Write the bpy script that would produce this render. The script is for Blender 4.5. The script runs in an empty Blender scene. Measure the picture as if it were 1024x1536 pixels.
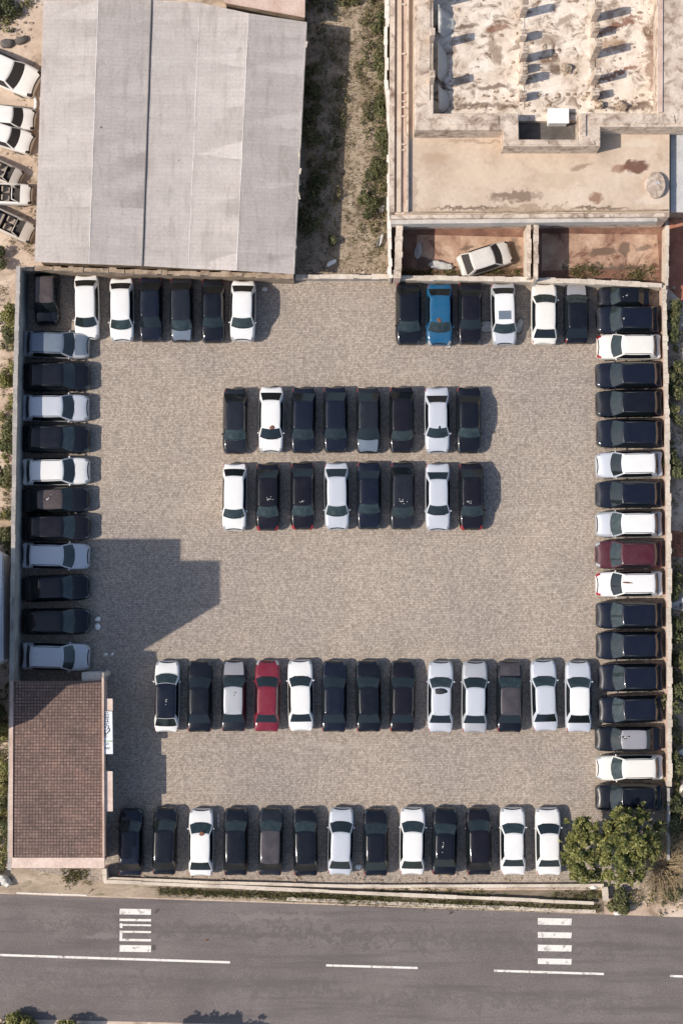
import bpy, bmesh, math, random
from mathutils import Vector, Matrix, noise as mnoise
R = math.radians
PI = math.pi
scene = bpy.context.scene
col = scene.collection

# ------------------------------------------------------------------ camera
CAM_H = 110.0
TILT = R(3.5)
DIST = CAM_H / math.cos(TILT)
PXM = 22.0
FPX = PXM * DIST
cam_d = bpy.data.cameras.new('camera')
cam_d.sensor_fit = 'AUTO'
cam_d.sensor_width = 36.0
cam_d.lens = 36.0 * FPX / 1536.0
cam_d.clip_end = 2000.0
cam = bpy.data.objects.new('camera', cam_d)
cam.location = (0, -CAM_H * math.tan(TILT), CAM_H)
cam.rotation_euler = (TILT, 0, 0)
col.objects.link(cam)
scene.camera = cam

def P(px, py, z=0.0):
    """photo pixel -> the point of the place at height z that is seen there"""
    d = Vector(((px - 512) / FPX, (768 - py) / FPX, -1.0))
    c, s = math.cos(TILT), math.sin(TILT)
    w = Vector((d.x, d.y * c - d.z * s, d.y * s + d.z * c))
    t = (z - CAM_H) / w.z
    return Vector(cam.location) + w * t

# ------------------------------------------------------------------ light
SUN_EL = R(45)
AZ = R(14)
sd = Vector((math.cos(SUN_EL) * math.cos(AZ), math.cos(SUN_EL) * math.sin(AZ), -math.sin(SUN_EL)))
sl = bpy.data.lights.new('sun', 'SUN')
sl.energy = 4.15
sl.angle = R(0.53)
sl.color = (1.0, 0.91, 0.80)
so = bpy.data.objects.new('sun', sl)
so.rotation_euler = sd.to_track_quat('-Z', 'Y').to_euler()
so.location = (-40, -10, 40)
col.objects.link(so)
w = bpy.data.worlds.new('World')
scene.world = w
w.use_nodes = True
nt = w.node_tree
bg = nt.nodes['Background']
sky = nt.nodes.new('ShaderNodeTexSky')
sky.sky_type = 'NISHITA'
sky.sun_disc = False
sky.sun_elevation = SUN_EL
sky.sun_rotation = math.atan2(-sd.x, -sd.y)
sky.air_density = 1.0
sky.dust_density = 1.5
nt.links.new(sky.outputs[0], bg.inputs[0])
bg.inputs[1].default_value = 0.135
scene.view_settings.view_transform = 'Standard'
scene.view_settings.look = 'None'
scene.view_settings.exposure = 0.16
scene.view_settings.gamma = 1.0
scene.view_settings.use_curve_mapping = False

# ------------------------------------------------------------------ materials
LOT_SPOTS = []
class NT:
    def spots(s, c, lst):
        """stains of given place (metres), half axes, turn, colour and strength, with ragged edges"""
        pos = s.coord('world')
        wob = s.n('ShaderNodeTexNoise'); wob.inputs['Scale'].default_value = 1.6; wob.inputs['Detail'].default_value = 6
        wob.inputs['Roughness'].default_value = 0.65
        s.l(pos, wob.inputs['Vector'])
        w2 = s.n('ShaderNodeVectorMath', operation='SUBTRACT'); s.l(wob.outputs['Color'], w2.inputs[0]); w2.inputs[1].default_value = (.5, .5, .5)
        for (x, y, a, b, ang, colr, amt) in lst:
            sc = s.n('ShaderNodeVectorMath', operation='SCALE'); s.l(w2.outputs[0], sc.inputs[0]); sc.inputs['Scale'].default_value = 1.9 * (a * b) ** .5
            ad = s.n('ShaderNodeVectorMath', operation='ADD'); s.l(pos, ad.inputs[0]); s.l(sc.outputs[0], ad.inputs[1])
            mp = s.n('ShaderNodeMapping', vector_type='TEXTURE')
            mp.inputs['Location'].default_value = (x, y, 0); mp.inputs['Rotation'].default_value = (0, 0, ang); mp.inputs['Scale'].default_value = (a, b, 1e6)
            s.l(ad.outputs[0], mp.inputs['Vector'])
            ln = s.n('ShaderNodeVectorMath', operation='LENGTH'); s.l(mp.outputs[0], ln.inputs[0])
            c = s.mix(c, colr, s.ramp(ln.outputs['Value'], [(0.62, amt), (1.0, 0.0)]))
        return c
    def __init__(s, name):
        s.m = bpy.data.materials.new(name)
        s.m.use_nodes = True
        s.t = s.m.node_tree
        s.b = s.t.nodes['Principled BSDF']
    def n(s, typ, **kw):
        nd = s.t.nodes.new(typ)
        for k, v in kw.items():
            setattr(nd, k, v)
        return nd
    def l(s, a, b):
        s.t.links.new(a, b)
    def coord(s, kind):
        if kind == 'world':
            return s.n('ShaderNodeNewGeometry').outputs['Position']
        return s.n('ShaderNodeTexCoord').outputs['Object']
    def mapped(s, src, scale=(1, 1, 1), rot=(0, 0, 0)):
        mp = s.n('ShaderNodeMapping')
        mp.inputs['Scale'].default_value = scale
        mp.inputs['Rotation'].default_value = rot
        s.l(src, mp.inputs['Vector'])
        return mp.outputs[0]
    def noise(s, src, scale, detail=4, rough=0.55, dist=0.0):
        nd = s.n('ShaderNodeTexNoise')
        nd.inputs['Scale'].default_value = scale
        nd.inputs['Detail'].default_value = detail
        nd.inputs['Roughness'].default_value = rough
        nd.inputs['Distortion'].default_value = dist
        s.l(src, nd.inputs['Vector'])
        return nd.outputs['Fac']
    def ramp(s, fac, stops):
        r = s.n('ShaderNodeValToRGB')
        e = r.color_ramp.elements
        while len(e) < len(stops):
            e.new(0.5)
        for i, (p, c) in enumerate(stops):
            e[i].position = p
            e[i].color = (c[0], c[1], c[2], 1) if not isinstance(c, (int, float)) else (c, c, c, 1)
        s.l(fac, r.inputs[0])
        return r.outputs[0]
    def mix(s, a, b, fac, mode='MIX'):
        m = s.n('ShaderNodeMix', data_type='RGBA', blend_type=mode)
        for sock, v in ((m.inputs[0], fac), (m.inputs[6], a), (m.inputs[7], b)):
            if isinstance(v, (int, float)):
                sock.default_value = v
            elif isinstance(v, (tuple, list)):
                sock.default_value = (v[0], v[1], v[2], 1)
            else:
                s.l(v, sock)
        return m.outputs[2]
    def bump(s, h, strength, dist=0.02):
        b = s.n('ShaderNodeBump')
        b.inputs['Strength'].default_value = strength
        b.inputs['Distance'].default_value = dist
        s.l(h, b.inputs['Height'])
        s.l(b.outputs[0], s.b.inputs['Normal'])
    def base(s, c):
        if isinstance(c, (tuple, list)):
            s.b.inputs['Base Color'].default_value = (c[0], c[1], c[2], 1)
        else:
            s.l(c, s.b.inputs['Base Color'])
    def rough(s, v):
        s.b.inputs['Roughness'].default_value = v

def weathered(name, cols, stain=None, stain_lo=0.56, stain_hi=0.72, scale=0.5, fine=9.0, rough=0.9,
              coord='world', bump=0.35, fine_amt=0.5, stain_scale=0.6, stretch=(1, 1, 1), spots=None):
    """mottled mineral surface: three tones over large noise, fine grain, optional dark stains"""
    k = NT(name)
    p = k.mapped(k.coord(coord), stretch)
    f = k.noise(p, scale, 6, 0.6, 0.4)
    c = k.ramp(f, [(0.30, cols[0]), (0.5, cols[1]), (0.70, cols[2])])
    g = k.noise(p, fine, 5, 0.65)
    gr = k.ramp(g, [(0.25, 0.62), (0.5, 1.0), (0.78, 1.32)])
    c = k.mix(c, gr, fine_amt, 'MULTIPLY')
    if stain:
        s = k.noise(p, stain_scale, 7, 0.68, 0.8)
        sf = k.ramp(s, [(stain_lo, 0.0), (stain_hi, 1.0)])
        c = k.mix(c, stain, sf)
    if spots:
        c = k.spots(c, spots)
    k.base(c)
    k.rough(rough)
    k.bump(g, bump, 0.03)
    return k.m

def plain(name, c, rough=0.6, metal=0.0, coat=0.0, var=0.15):
    k = NT(name)
    f = k.noise(k.coord('obj'), 6.0, 4)
    lo = tuple(x * (1 - var) for x in c)
    hi = tuple(x * (1 + var) for x in c)
    k.base(k.ramp(f, [(0.3, lo), (0.7, hi)]))
    k.rough(rough)
    k.b.inputs['Metallic'].default_value = metal
    k.b.inputs['Coat Weight'].default_value = coat
    return k.m

def paint(name, c, metal=0.0, dust=0.05, rough=0.35):
    k = NT(name)
    o = k.n('ShaderNodeTexCoord').outputs['Object']
    oi = k.n('ShaderNodeObjectInfo')
    add = k.n('ShaderNodeVectorMath', operation='ADD')
    k.l(o, add.inputs[0])
    mul = k.n('ShaderNodeVectorMath', operation='SCALE')
    cmb = k.n('ShaderNodeCombineXYZ')
    k.l(oi.outputs['Random'], cmb.inputs[0]); k.l(oi.outputs['Random'], cmb.inputs[1])
    k.l(cmb.outputs[0], mul.inputs[0]); mul.inputs['Scale'].default_value = 40.0
    k.l(mul.outputs[0], add.inputs[1])
    f = k.noise(add.outputs[0], 1.3, 6, 0.6, 0.3)
    g = k.noise(add.outputs[0], 14.0, 3, 0.6)
    m = k.n('ShaderNodeMath', operation='MULTIPLY')
    k.l(f, m.inputs[0]); k.l(g, m.inputs[1])
    fac = k.ramp(m.outputs[0], [(0.12, dust * 0.25), (0.24, dust), (0.42, dust * 2.6)])
    k.base(k.mix(c, (0.36, 0.32, 0.28), fac))
    rr = k.ramp(f, [(0.3, rough * 0.7), (0.7, rough * 1.4)])
    k.l(rr, k.b.inputs['Roughness'])
    k.b.inputs['Metallic'].default_value = metal
    k.b.inputs['Specular IOR Level'].default_value = 0.15
    k.b.inputs['Coat Weight'].default_value = 0.75
    k.b.inputs['Coat Roughness'].default_value = 0.04
    return k.m

M = {}
M['white'] = paint('white_paint', (0.74, 0.73, 0.71), dust=0.06)
M['cream'] = paint('cream_paint', (0.74, 0.71, 0.65), dust=0.07)
M['silverwhite'] = paint('pale_silver_paint', (0.50, 0.525, 0.57), metal=0.1, dust=0.05)
M['silver'] = paint('silver_paint', (0.40, 0.41, 0.43), metal=0.15, dust=0.06)
M['bluegrey'] = paint('blue_grey_paint', (0.13, 0.17, 0.22), metal=0.1, dust=0.06)
M['greyroof'] = paint('dull_grey_paint', (0.24, 0.24, 0.27), dust=0.12)
M['mauve'] = paint('dusty_mauve_paint', (0.042, 0.036, 0.044), dust=0.05)
M['black'] = paint('black_paint', (0.004, 0.005, 0.009), dust=0.004, rough=0.28)
M['navy'] = paint('blue_black_paint', (0.005, 0.007, 0.016), dust=0.004, rough=0.28)
M['plum'] = paint('plum_black_paint', (0.006, 0.005, 0.008), dust=0.003, rough=0.28)
M['charcoal'] = paint('charcoal_paint', (0.011, 0.013, 0.018), dust=0.007, rough=0.3)
M['brownroof'] = paint('brown_dusty_paint', (0.045, 0.032, 0.032), dust=0.07)
M['red'] = paint('red_paint', (0.165, 0.008, 0.024), dust=0.03)
M['maroon'] = paint('maroon_paint', (0.060, 0.006, 0.014), dust=0.03)
M['blue'] = paint('blue_paint', (0.004, 0.082, 0.180), dust=0.03)
k = NT('car_glass')
oi = k.n('ShaderNodeObjectInfo')
g = k.noise(k.mapped(k.coord('obj'), (1.0, 1.6, 2.0)), 1.9, 4, 0.6, 0.5)
ma = k.n('ShaderNodeMath', operation='MULTIPLY'); k.l(g, ma.inputs[0]); ma.inputs[1].default_value = 1.0
k.base(k.mix(k.ramp(g, [(0.35, (0.016, 0.026, 0.027)), (0.55, (0.034, 0.050, 0.049)), (0.78, (0.09, 0.11, 0.10))]),
             (0.01, 0.014, 0.015), oi.outputs['Random']))
k.rough(0.06); k.b.inputs['Coat Weight'].default_value = 0.3
M['glass'] = k.m
M['sideglass'] = plain('side_glass', (0.008, 0.011, 0.013), 0.12, 0, 0.2, 0.3)
M['tyre'] = plain('tyre_rubber', (0.018, 0.018, 0.018), 0.85)
M['rim'] = plain('rim_metal', (0.35, 0.35, 0.36), 0.35, 0.8)
M['trim'] = plain('black_trim', (0.012, 0.012, 0.013), 0.5)
M['headlight'] = plain('headlight_glass', (0.36, 0.37, 0.38), 0.12, 0.2, 0.6)
M['headlight_dark'] = plain('headlight_smoked', (0.05, 0.053, 0.056), 0.1, 0.3, 0.6)
M['taillight'] = plain('taillight_red', (0.26, 0.008, 0.014), 0.2, 0, 0.6)
M['plate'] = plain('plate_white', (0.62, 0.60, 0.52), 0.5)
M['chrome'] = plain('bright_trim', (0.6, 0.6, 0.6), 0.2, 0.9)

# paving of the lot
k = NT('lot_pavers')
pos = k.coord('world')
br = k.n('ShaderNodeTexBrick')
br.inputs['Color1'].default_value = (0.272, 0.226, 0.187, 1)
br.inputs['Color2'].default_value = (0.480, 0.406, 0.335, 1)
br.inputs['Mortar'].default_value = (0.20, 0.168, 0.143, 1)
br.inputs['Scale'].default_value = 1.0
br.inputs['Brick Width'].default_value = 0.125
br.inputs['Row Height'].default_value = 0.115
br.inputs['Mortar Size'].default_value = 0.012
k.l(k.mapped(pos, rot=(0, 0, R(1.0))), br.inputs['Vector'])
c = br.outputs['Color']
g = k.noise(pos, 4.5, 5, 0.8)
c = k.mix(c, k.ramp(g, [(0.28, 0.55), (0.5, 1.0), (0.72, 1.5)]), 0.65, 'MULTIPLY')
big = k.noise(pos, 0.11, 5, 0.6, 0.3)
c = k.mix(c, k.ramp(big, [(0.34, (0.86, 0.87, 0.90)), (0.52, (1.0, 0.99, 0.97)), (0.70, (1.14, 1.11, 1.06))]), 0.9, 'MULTIPLY')
mid = k.noise(pos, 0.7, 6, 0.68, 0.6)
c = k.mix(c, (0.12, 0.105, 0.095), k.ramp(mid, [(0.60, 0.0), (0.80, 0.55)]))
tm = k.noise(k.mapped(pos, (1.6, .12, 1), (0, 0, R(4))), 1.0, 4, 0.6, 0.8)
c = k.mix(c, (0.20, 0.175, 0.155), k.ramp(tm, [(0.58, 0.0), (0.74, 0.30)]))
tm2 = k.noise(k.mapped(pos, (.13, 1.5, 1), (0, 0, R(-7))), 1.0, 4, 0.6, 0.8)
c = k.mix(c, (0.52, 0.46, 0.40), k.ramp(tm2, [(0.58, 0.0), (0.76, 0.28)]))
c = k.spots(c, LOT_SPOTS)
oil = k.noise(pos, 1.7, 2, 0.5)
c = k.mix(c, (0.05, 0.045, 0.042), k.ramp(oil, [(0.765, 0.0), (0.80, 0.85)]))
gritty = k.noise(pos, 3.1, 2, 0.5)
c = k.mix(c, (0.62, 0.56, 0.48), k.ramp(gritty, [(0.755, 0.0), (0.80, 0.7)]))
k.base(c); k.rough(0.92)
k.bump(g, 0.3, 0.02)
M['pavers'] = k.m

# asphalt
def _rs(px, py, rx, ry, ang, colr, amt):
    q = P(px, py); return (q.x, q.y, rx / PXM, ry / PXM, R(ang), colr, amt)
ROAD_SPOTS = [_rs(300, 1395, 420, 9, -1.9, (.105, .09, .086), .55), _rs(700, 1412, 420, 9, -1.9, (.105, .09, .086), .5), _rs(300, 1478, 420, 10, -1.9, (.11, .095, .09), .5), _rs(760, 1500, 420, 10, -1.9, (.11, .095, .09), .5),
    _rs(150, 1405, 30, 5, 0, (.21, .185, .17), .5), _rs(420, 1375, 90, 6, -2, (.215, .185, .17), .5), _rs(236, 1366, 6, 3, 40, (.07, .06, .058), .8), _rs(230, 1421, 5, 6, 0, (.06, .052, .05), .8), _rs(560, 1480, 60, 14, -2, (.19, .165, .15), .4), _rs(90, 1500, 70, 12, -2, (.105, .09, .088), .4)]
k = NT('worn_asphalt')
pos = k.coord('world')
f = k.noise(pos, 0.25, 5, 0.6, 0.4)
c = k.ramp(f, [(0.3, (0.128, 0.108, 0.102)), (0.5, (0.150, 0.128, 0.121)), (0.72, (0.176, 0.151, 0.141))])
g = k.noise(pos, 11.0, 4, 0.75)
c = k.mix(c, k.ramp(g, [(0.25, 0.5), (0.5, 1.0), (0.75, 1.55)]), 0.8, 'MULTIPLY')
st = k.noise(k.mapped(pos, (0.10, 1.5, 1), (0, 0, R(1.9))), 1.0, 5, 0.6)
c = k.mix(c, (0.085, 0.073, 0.070), k.ramp(st, [(0.48, 0.0), (0.70, 0.65)]))
c = k.spots(c, ROAD_SPOTS)
pt = k.noise(pos, 0.9, 5, 0.65)
c = k.mix(c, (0.235, 0.20, 0.18), k.ramp(pt, [(0.62, 0.0), (0.80, 0.22)]))
k.base(c); k.rough(0.9); k.bump(g, 0.3, 0.02)
M['asphalt'] = k.m

# worn white road paint
k = NT('worn_road_paint')
pos = k.coord('world')
f = k.noise(pos, 2.4, 6, 0.7, 0.6)
g = k.noise(pos, 16.0, 3, 0.7)
c = k.mix((0.74, 0.70, 0.64), k.ramp(g, [(0.3, 0.7), (0.6, 1.05)]), 0.6, 'MULTIPLY')
c = k.mix(c, (0.17, 0.145, 0.13), k.ramp(f, [(0.53, 0.0), (0.66, 0.9)]))
k.base(c); k.rough(0.8)
M['roadpaint'] = k.m

def wp(px, py, z=0): 
    q = P(px, py, z); return q.x, q.y
def spot(px, py, z, rx, ry, ang, colr, amt):
    return wp(px, py, z) + (rx / PXM, ry / PXM, R(ang), colr, amt)
RUST, DK, GR_ = (0.19, 0.075, 0.04), (0.13, 0.085, 0.06), (0.24, 0.17, 0.12)
TERR_SPOTS = [spot(772, 294, 3, 44, 9, 2, (0.20, 0.14, 0.10), .9), spot(893, 296, 3, 13, 9, 0, RUST, .75), spot(952, 250, 3, 24, 11, 4, (0.12, 0.05, 0.032), .92), spot(930, 253, 3, 14, 8, 0, RUST, .6),
    spot(655, 237, 3, 27, 10, 0, (0.40, 0.28, 0.19), .6), spot(870, 250, 3, 18, 5, 12, GR_, .7), spot(720, 212, 3, 60, 4, 0, GR_, .5), spot(640, 205, 3, 22, 4, 0, GR_, .6), spot(620, 290, 3, 6, 40, 0, GR_, .4),
    spot(800, 314, 3, 200, 4, 0, (0.30, 0.22, 0.15), .7), spot(700, 312, 3, 60, 3, 0, DK, .7), spot(900, 312, 3, 50, 3, 0, DK, .7), spot(960, 215, 3, 30, 10, 0, (0.60, 0.52, 0.43), .6), spot(975, 300, 3, 22, 12, 0, (0.62, 0.54, 0.46), .5),
    spot(720, 262, 3, 60, 18, 5, (0.58, 0.46, 0.34), .5), spot(840, 270, 3, 50, 14, -5, (0.46, 0.35, 0.25), .5)]
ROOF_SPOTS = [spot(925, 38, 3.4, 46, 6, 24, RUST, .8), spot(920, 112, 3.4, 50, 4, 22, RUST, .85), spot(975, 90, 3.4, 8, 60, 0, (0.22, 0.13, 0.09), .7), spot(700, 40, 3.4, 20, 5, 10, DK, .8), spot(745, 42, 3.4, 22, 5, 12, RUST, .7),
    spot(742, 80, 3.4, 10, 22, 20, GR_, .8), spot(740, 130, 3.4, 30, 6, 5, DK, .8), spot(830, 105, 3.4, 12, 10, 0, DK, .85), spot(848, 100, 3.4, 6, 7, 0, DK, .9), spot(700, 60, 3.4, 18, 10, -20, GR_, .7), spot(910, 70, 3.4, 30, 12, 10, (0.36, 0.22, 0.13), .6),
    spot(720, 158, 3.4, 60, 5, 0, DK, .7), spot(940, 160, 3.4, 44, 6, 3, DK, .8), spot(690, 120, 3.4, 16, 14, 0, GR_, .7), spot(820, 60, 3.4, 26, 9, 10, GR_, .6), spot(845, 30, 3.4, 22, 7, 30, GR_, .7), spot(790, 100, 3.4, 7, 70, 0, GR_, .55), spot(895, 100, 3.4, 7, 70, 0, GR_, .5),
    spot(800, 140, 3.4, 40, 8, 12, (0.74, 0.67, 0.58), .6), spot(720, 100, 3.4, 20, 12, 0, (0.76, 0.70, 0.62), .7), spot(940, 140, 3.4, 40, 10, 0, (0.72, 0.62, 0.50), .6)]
LOT_SPOTS += [spot(890, 805, 0, 8, 26, 0, (0.15, 0.11, 0.085), .6), spot(475, 978, 0, 12, 6, 0, (0.13, 0.11, 0.10), .5), spot(800, 545, 0, 40, 10, 10, (0.24, 0.21, 0.18), .35), spot(540, 530, 0, 60, 16, 0, (0.45, 0.39, 0.33), .35),
    spot(420, 760, 0, 60, 40, 0, (0.43, 0.375, 0.32), .3), spot(620, 880, 0, 160, 30, 4, (0.44, 0.385, 0.33), .35), spot(830, 690, 0, 20, 5, 10, (0.16, 0.14, 0.12), .5), spot(795, 705, 0, 8, 4, -20, (0.14, 0.12, 0.10), .6), spot(495, 1145, 0, 14, 6, 70, (0.2, 0.17, 0.15), .5),
    spot(546, 1147, 0, 5, 4, 0, (0.08, 0.07, 0.065), .8), spot(182, 868, 0, 5, 4, 0, (0.07, 0.06, 0.06), .8), spot(340, 1165, 0, 70, 14, 0, (0.24, 0.21, 0.18), .35), spot(480, 440, 0, 60, 25, 0, (0.25, 0.22, 0.19), .3), spot(210, 560, 0, 30, 60, 0, (0.25, 0.22, 0.19), .3),
    spot(170, 540, 0, 26, 16, 30, (0.21, 0.175, 0.155), .45), spot(700, 500, 0, 14, 8, 0, (0.16, 0.14, 0.12), .4), spot(180, 1305, 0, 26, 10, 0, (0.12, 0.105, 0.095), .6), spot(590, 480, 0, 14, 40, 0, (0.25, 0.21, 0.18), .35), spot(500, 1318, 0, 380, 5, 1, (0.33, 0.235, 0.18), .6)]
M['dirt'] = weathered('dusty_soil', [(0.36, 0.26, 0.19), (0.50, 0.39, 0.30), (0.62, 0.51, 0.41)],
                      stain=(0.16, 0.115, 0.075), stain_lo=0.52, stain_hi=0.74, scale=0.35, fine=4.0, stain_scale=0.5)
M['yardsoil'] = weathered('dry_grass_soil', [(0.22, 0.165, 0.115), (0.32, 0.25, 0.18), (0.43, 0.345, 0.26)],
                      stain=(0.15, 0.125, 0.07), stain_lo=0.54, stain_hi=0.74, scale=0.6, fine=5.0, stain_scale=0.9)
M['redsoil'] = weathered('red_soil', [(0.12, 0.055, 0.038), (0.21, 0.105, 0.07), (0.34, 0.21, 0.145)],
                      stain=(0.08, 0.045, 0.03), stain_lo=0.50, stain_hi=0.7, scale=0.45, fine=4.0)  # pen soil darkened to stand in for missing wall shade
M['redearth'] = weathered('red_earth', [(0.24, 0.085, 0.05), (0.36, 0.145, 0.09), (0.46, 0.24, 0.16)], stain=(0.12, 0.06, 0.04), stain_lo=0.55, stain_hi=0.7, scale=0.5, fine=4.0)
M['palewall'] = weathered('pale_render', [(0.62, 0.60, 0.60), (0.72, 0.70, 0.69), (0.78, 0.76, 0.75)], stain=(0.3, 0.26, 0.24), stain_lo=0.62, stain_hi=0.75, scale=0.9, fine=6.0)
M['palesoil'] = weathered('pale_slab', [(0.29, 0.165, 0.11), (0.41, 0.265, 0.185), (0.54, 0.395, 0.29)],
                      stain=(0.15, 0.07, 0.045), stain_lo=0.54, stain_hi=0.66, scale=0.7, fine=5.0, stain_scale=0.6, spots=[spot(905, 378, 0, 26, 8, 8, DK, .9), spot(935, 374, 0, 10, 14, 0, DK, .85), spot(965, 372, 0, 14, 5, 10, DK, .7), spot(700, 372, 0, 14, 4, 10, DK, .8), spot(640, 396, 0, 30, 10, 0, (.10, .06, .045), .9), spot(720, 402, 0, 70, 7, 0, (.09, .06, .045), .9), spot(900, 404, 0, 90, 9, 3, (.10, .07, .05), .9), spot(770, 380, 0, 14, 26, 0, (.12, .09, .06), .8)])  # slab darkened; dark bands along its lower edge paint the front wall's shade
M['verge'] = weathered('verge_soil', [(0.22, 0.165, 0.12), (0.33, 0.26, 0.19), (0.46, 0.37, 0.28)],
                      stain=(0.085, 0.085, 0.035), stain_lo=0.54, stain_hi=0.68, scale=0.8, fine=6.0, stain_scale=1.1, stretch=(0.5, 1, 1))
M['ditch'] = weathered('ditch_soil', [(0.10, 0.08, 0.055), (0.18, 0.14, 0.10), (0.28, 0.22, 0.17)],
                      stain=(0.06, 0.075, 0.025), stain_lo=0.5, stain_hi=0.64, scale=0.9, fine=6.0, stain_scale=1.2, stretch=(0.5, 1, 1))
M['concrete'] = weathered('weathered_concrete', [(0.40, 0.34, 0.27), (0.55, 0.47, 0.38), (0.66, 0.58, 0.48)],
                      stain=(0.18, 0.14, 0.10), stain_lo=0.58, stain_hi=0.76, scale=0.7, fine=8.0, stain_scale=1.4)
M['brickwall'] = weathered('grimy_wall', [(0.20, 0.14, 0.10), (0.33, 0.25, 0.18), (0.45, 0.36, 0.28)],
                      stain=(0.10, 0.08, 0.06), stain_lo=0.52, stain_hi=0.72, scale=1.2, fine=8.0, stain_scale=1.6)
M['wallgrey'] = weathered('grey_render', [(0.26, 0.24, 0.22), (0.36, 0.33, 0.30), (0.46, 0.42, 0.38)],
                      stain=(0.14, 0.11, 0.09), stain_lo=0.56, stain_hi=0.74, scale=0.8, fine=8.0, stain_scale=1.2)
M['pinkwall'] = weathered('pink_render', [(0.42, 0.29, 0.23), (0.52, 0.38, 0.31), (0.60, 0.47, 0.39)],
                      stain=(0.25, 0.16, 0.12), stain_lo=0.6, stain_hi=0.78, scale=0.8, fine=8.0)
M['terrace'] = weathered('terrace_screed', [(0.43, 0.33, 0.245), (0.53, 0.42, 0.32), (0.60, 0.49, 0.385)],
                      stain=(0.27, 0.17, 0.10), stain_lo=0.58, stain_hi=0.80, scale=0.35, fine=3.0, stain_scale=0.4, fine_amt=0.35, spots=TERR_SPOTS)
M['parapet'] = weathered('parapet_render', [(0.42, 0.33, 0.26), (0.56, 0.46, 0.37), (0.66, 0.56, 0.46)],
                      stain=(0.18, 0.12, 0.085), stain_lo=0.47, stain_hi=0.69, scale=0.8, fine=6.0, stain_scale=1.3)
M['parapetgrey'] = weathered('parapet_grey', [(0.36, 0.34, 0.32), (0.46, 0.43, 0.40), (0.56, 0.52, 0.47)],
                      stain=(0.2, 0.17, 0.14), stain_lo=0.6, stain_hi=0.75, scale=0.8, fine=6.0)
M['stainedroof'] = weathered('stained_roof_screed', [(0.50, 0.40, 0.31), (0.68, 0.58, 0.48), (0.78, 0.70, 0.60)],
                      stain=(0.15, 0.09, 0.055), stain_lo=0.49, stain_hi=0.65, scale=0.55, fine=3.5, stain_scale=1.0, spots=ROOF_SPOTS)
M['tar'] = weathered('tarred_screed', [(0.07, 0.06, 0.055), (0.10, 0.088, 0.08), (0.15, 0.13, 0.12)], scale=1.0, fine=6.0)  # dark debris and lumps; also shade painted on the bay floor
M['greyroofsheet'] = weathered('grey_roof_sheet', [(0.38, 0.37, 0.37), (0.46, 0.45, 0.44), (0.52, 0.50, 0.49)], scale=0.8, fine=6.0)
M['rock'] = weathered('pale_stone', [(0.55, 0.50, 0.44), (0.68, 0.63, 0.57), (0.78, 0.74, 0.68)], scale=2.0, fine=9.0, coord='obj')
M['rubble'] = weathered('rubble_mix', [(0.10, 0.07, 0.05), (0.32, 0.24, 0.17), (0.62, 0.52, 0.42)], scale=5.0, fine=9.0)
M['sheet'] = plain('white_sheet', (0.78, 0.77, 0.74), 0.6)
M['wreck'] = paint('scrapped_white_paint', (0.78, 0.75, 0.69), dust=0.10)
M['wreckgrey'] = paint('scrapped_beige_paint', (0.50, 0.44, 0.37), dust=0.15)
M['wreckpale'] = paint('scrapped_pale_paint', (0.66, 0.62, 0.56), dust=0.22)
M['seat'] = plain('seat_fabric', (0.34, 0.28, 0.22), 0.9)
M['darkcabin'] = plain('dark_cabin', (0.03, 0.025, 0.022), 0.8)
M['pinkpanel'] = weathered('pink_canopy', [(0.52, 0.40, 0.33), (0.62, 0.48, 0.40), (0.68, 0.55, 0.47)],
                      stain=(0.30, 0.2, 0.15), stain_lo=0.64, stain_hi=0.8, scale=0.9, fine=6.0)
M['signboard'] = plain('sign_white', (0.68, 0.70, 0.72), 0.5, var=0.06)
M['ink'] = plain('sign_ink', (0.035, 0.035, 0.045), 0.6)
M['greenline'] = plain('sign_green', (0.22, 0.33, 0.16), 0.6)
M['bark'] = plain('bark', (0.12, 0.09, 0.065), 0.95, var=0.3)
M['twig'] = plain('dry_twig', (0.36, 0.27, 0.16), 0.95, var=0.35)
M['darkcloth'] = plain('black_cloth', (0.012, 0.014, 0.022), 0.7)
M['leafbrown'] = plain('brown_leaf', (0.17, 0.07, 0.035), 0.9, var=0.4)

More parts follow.
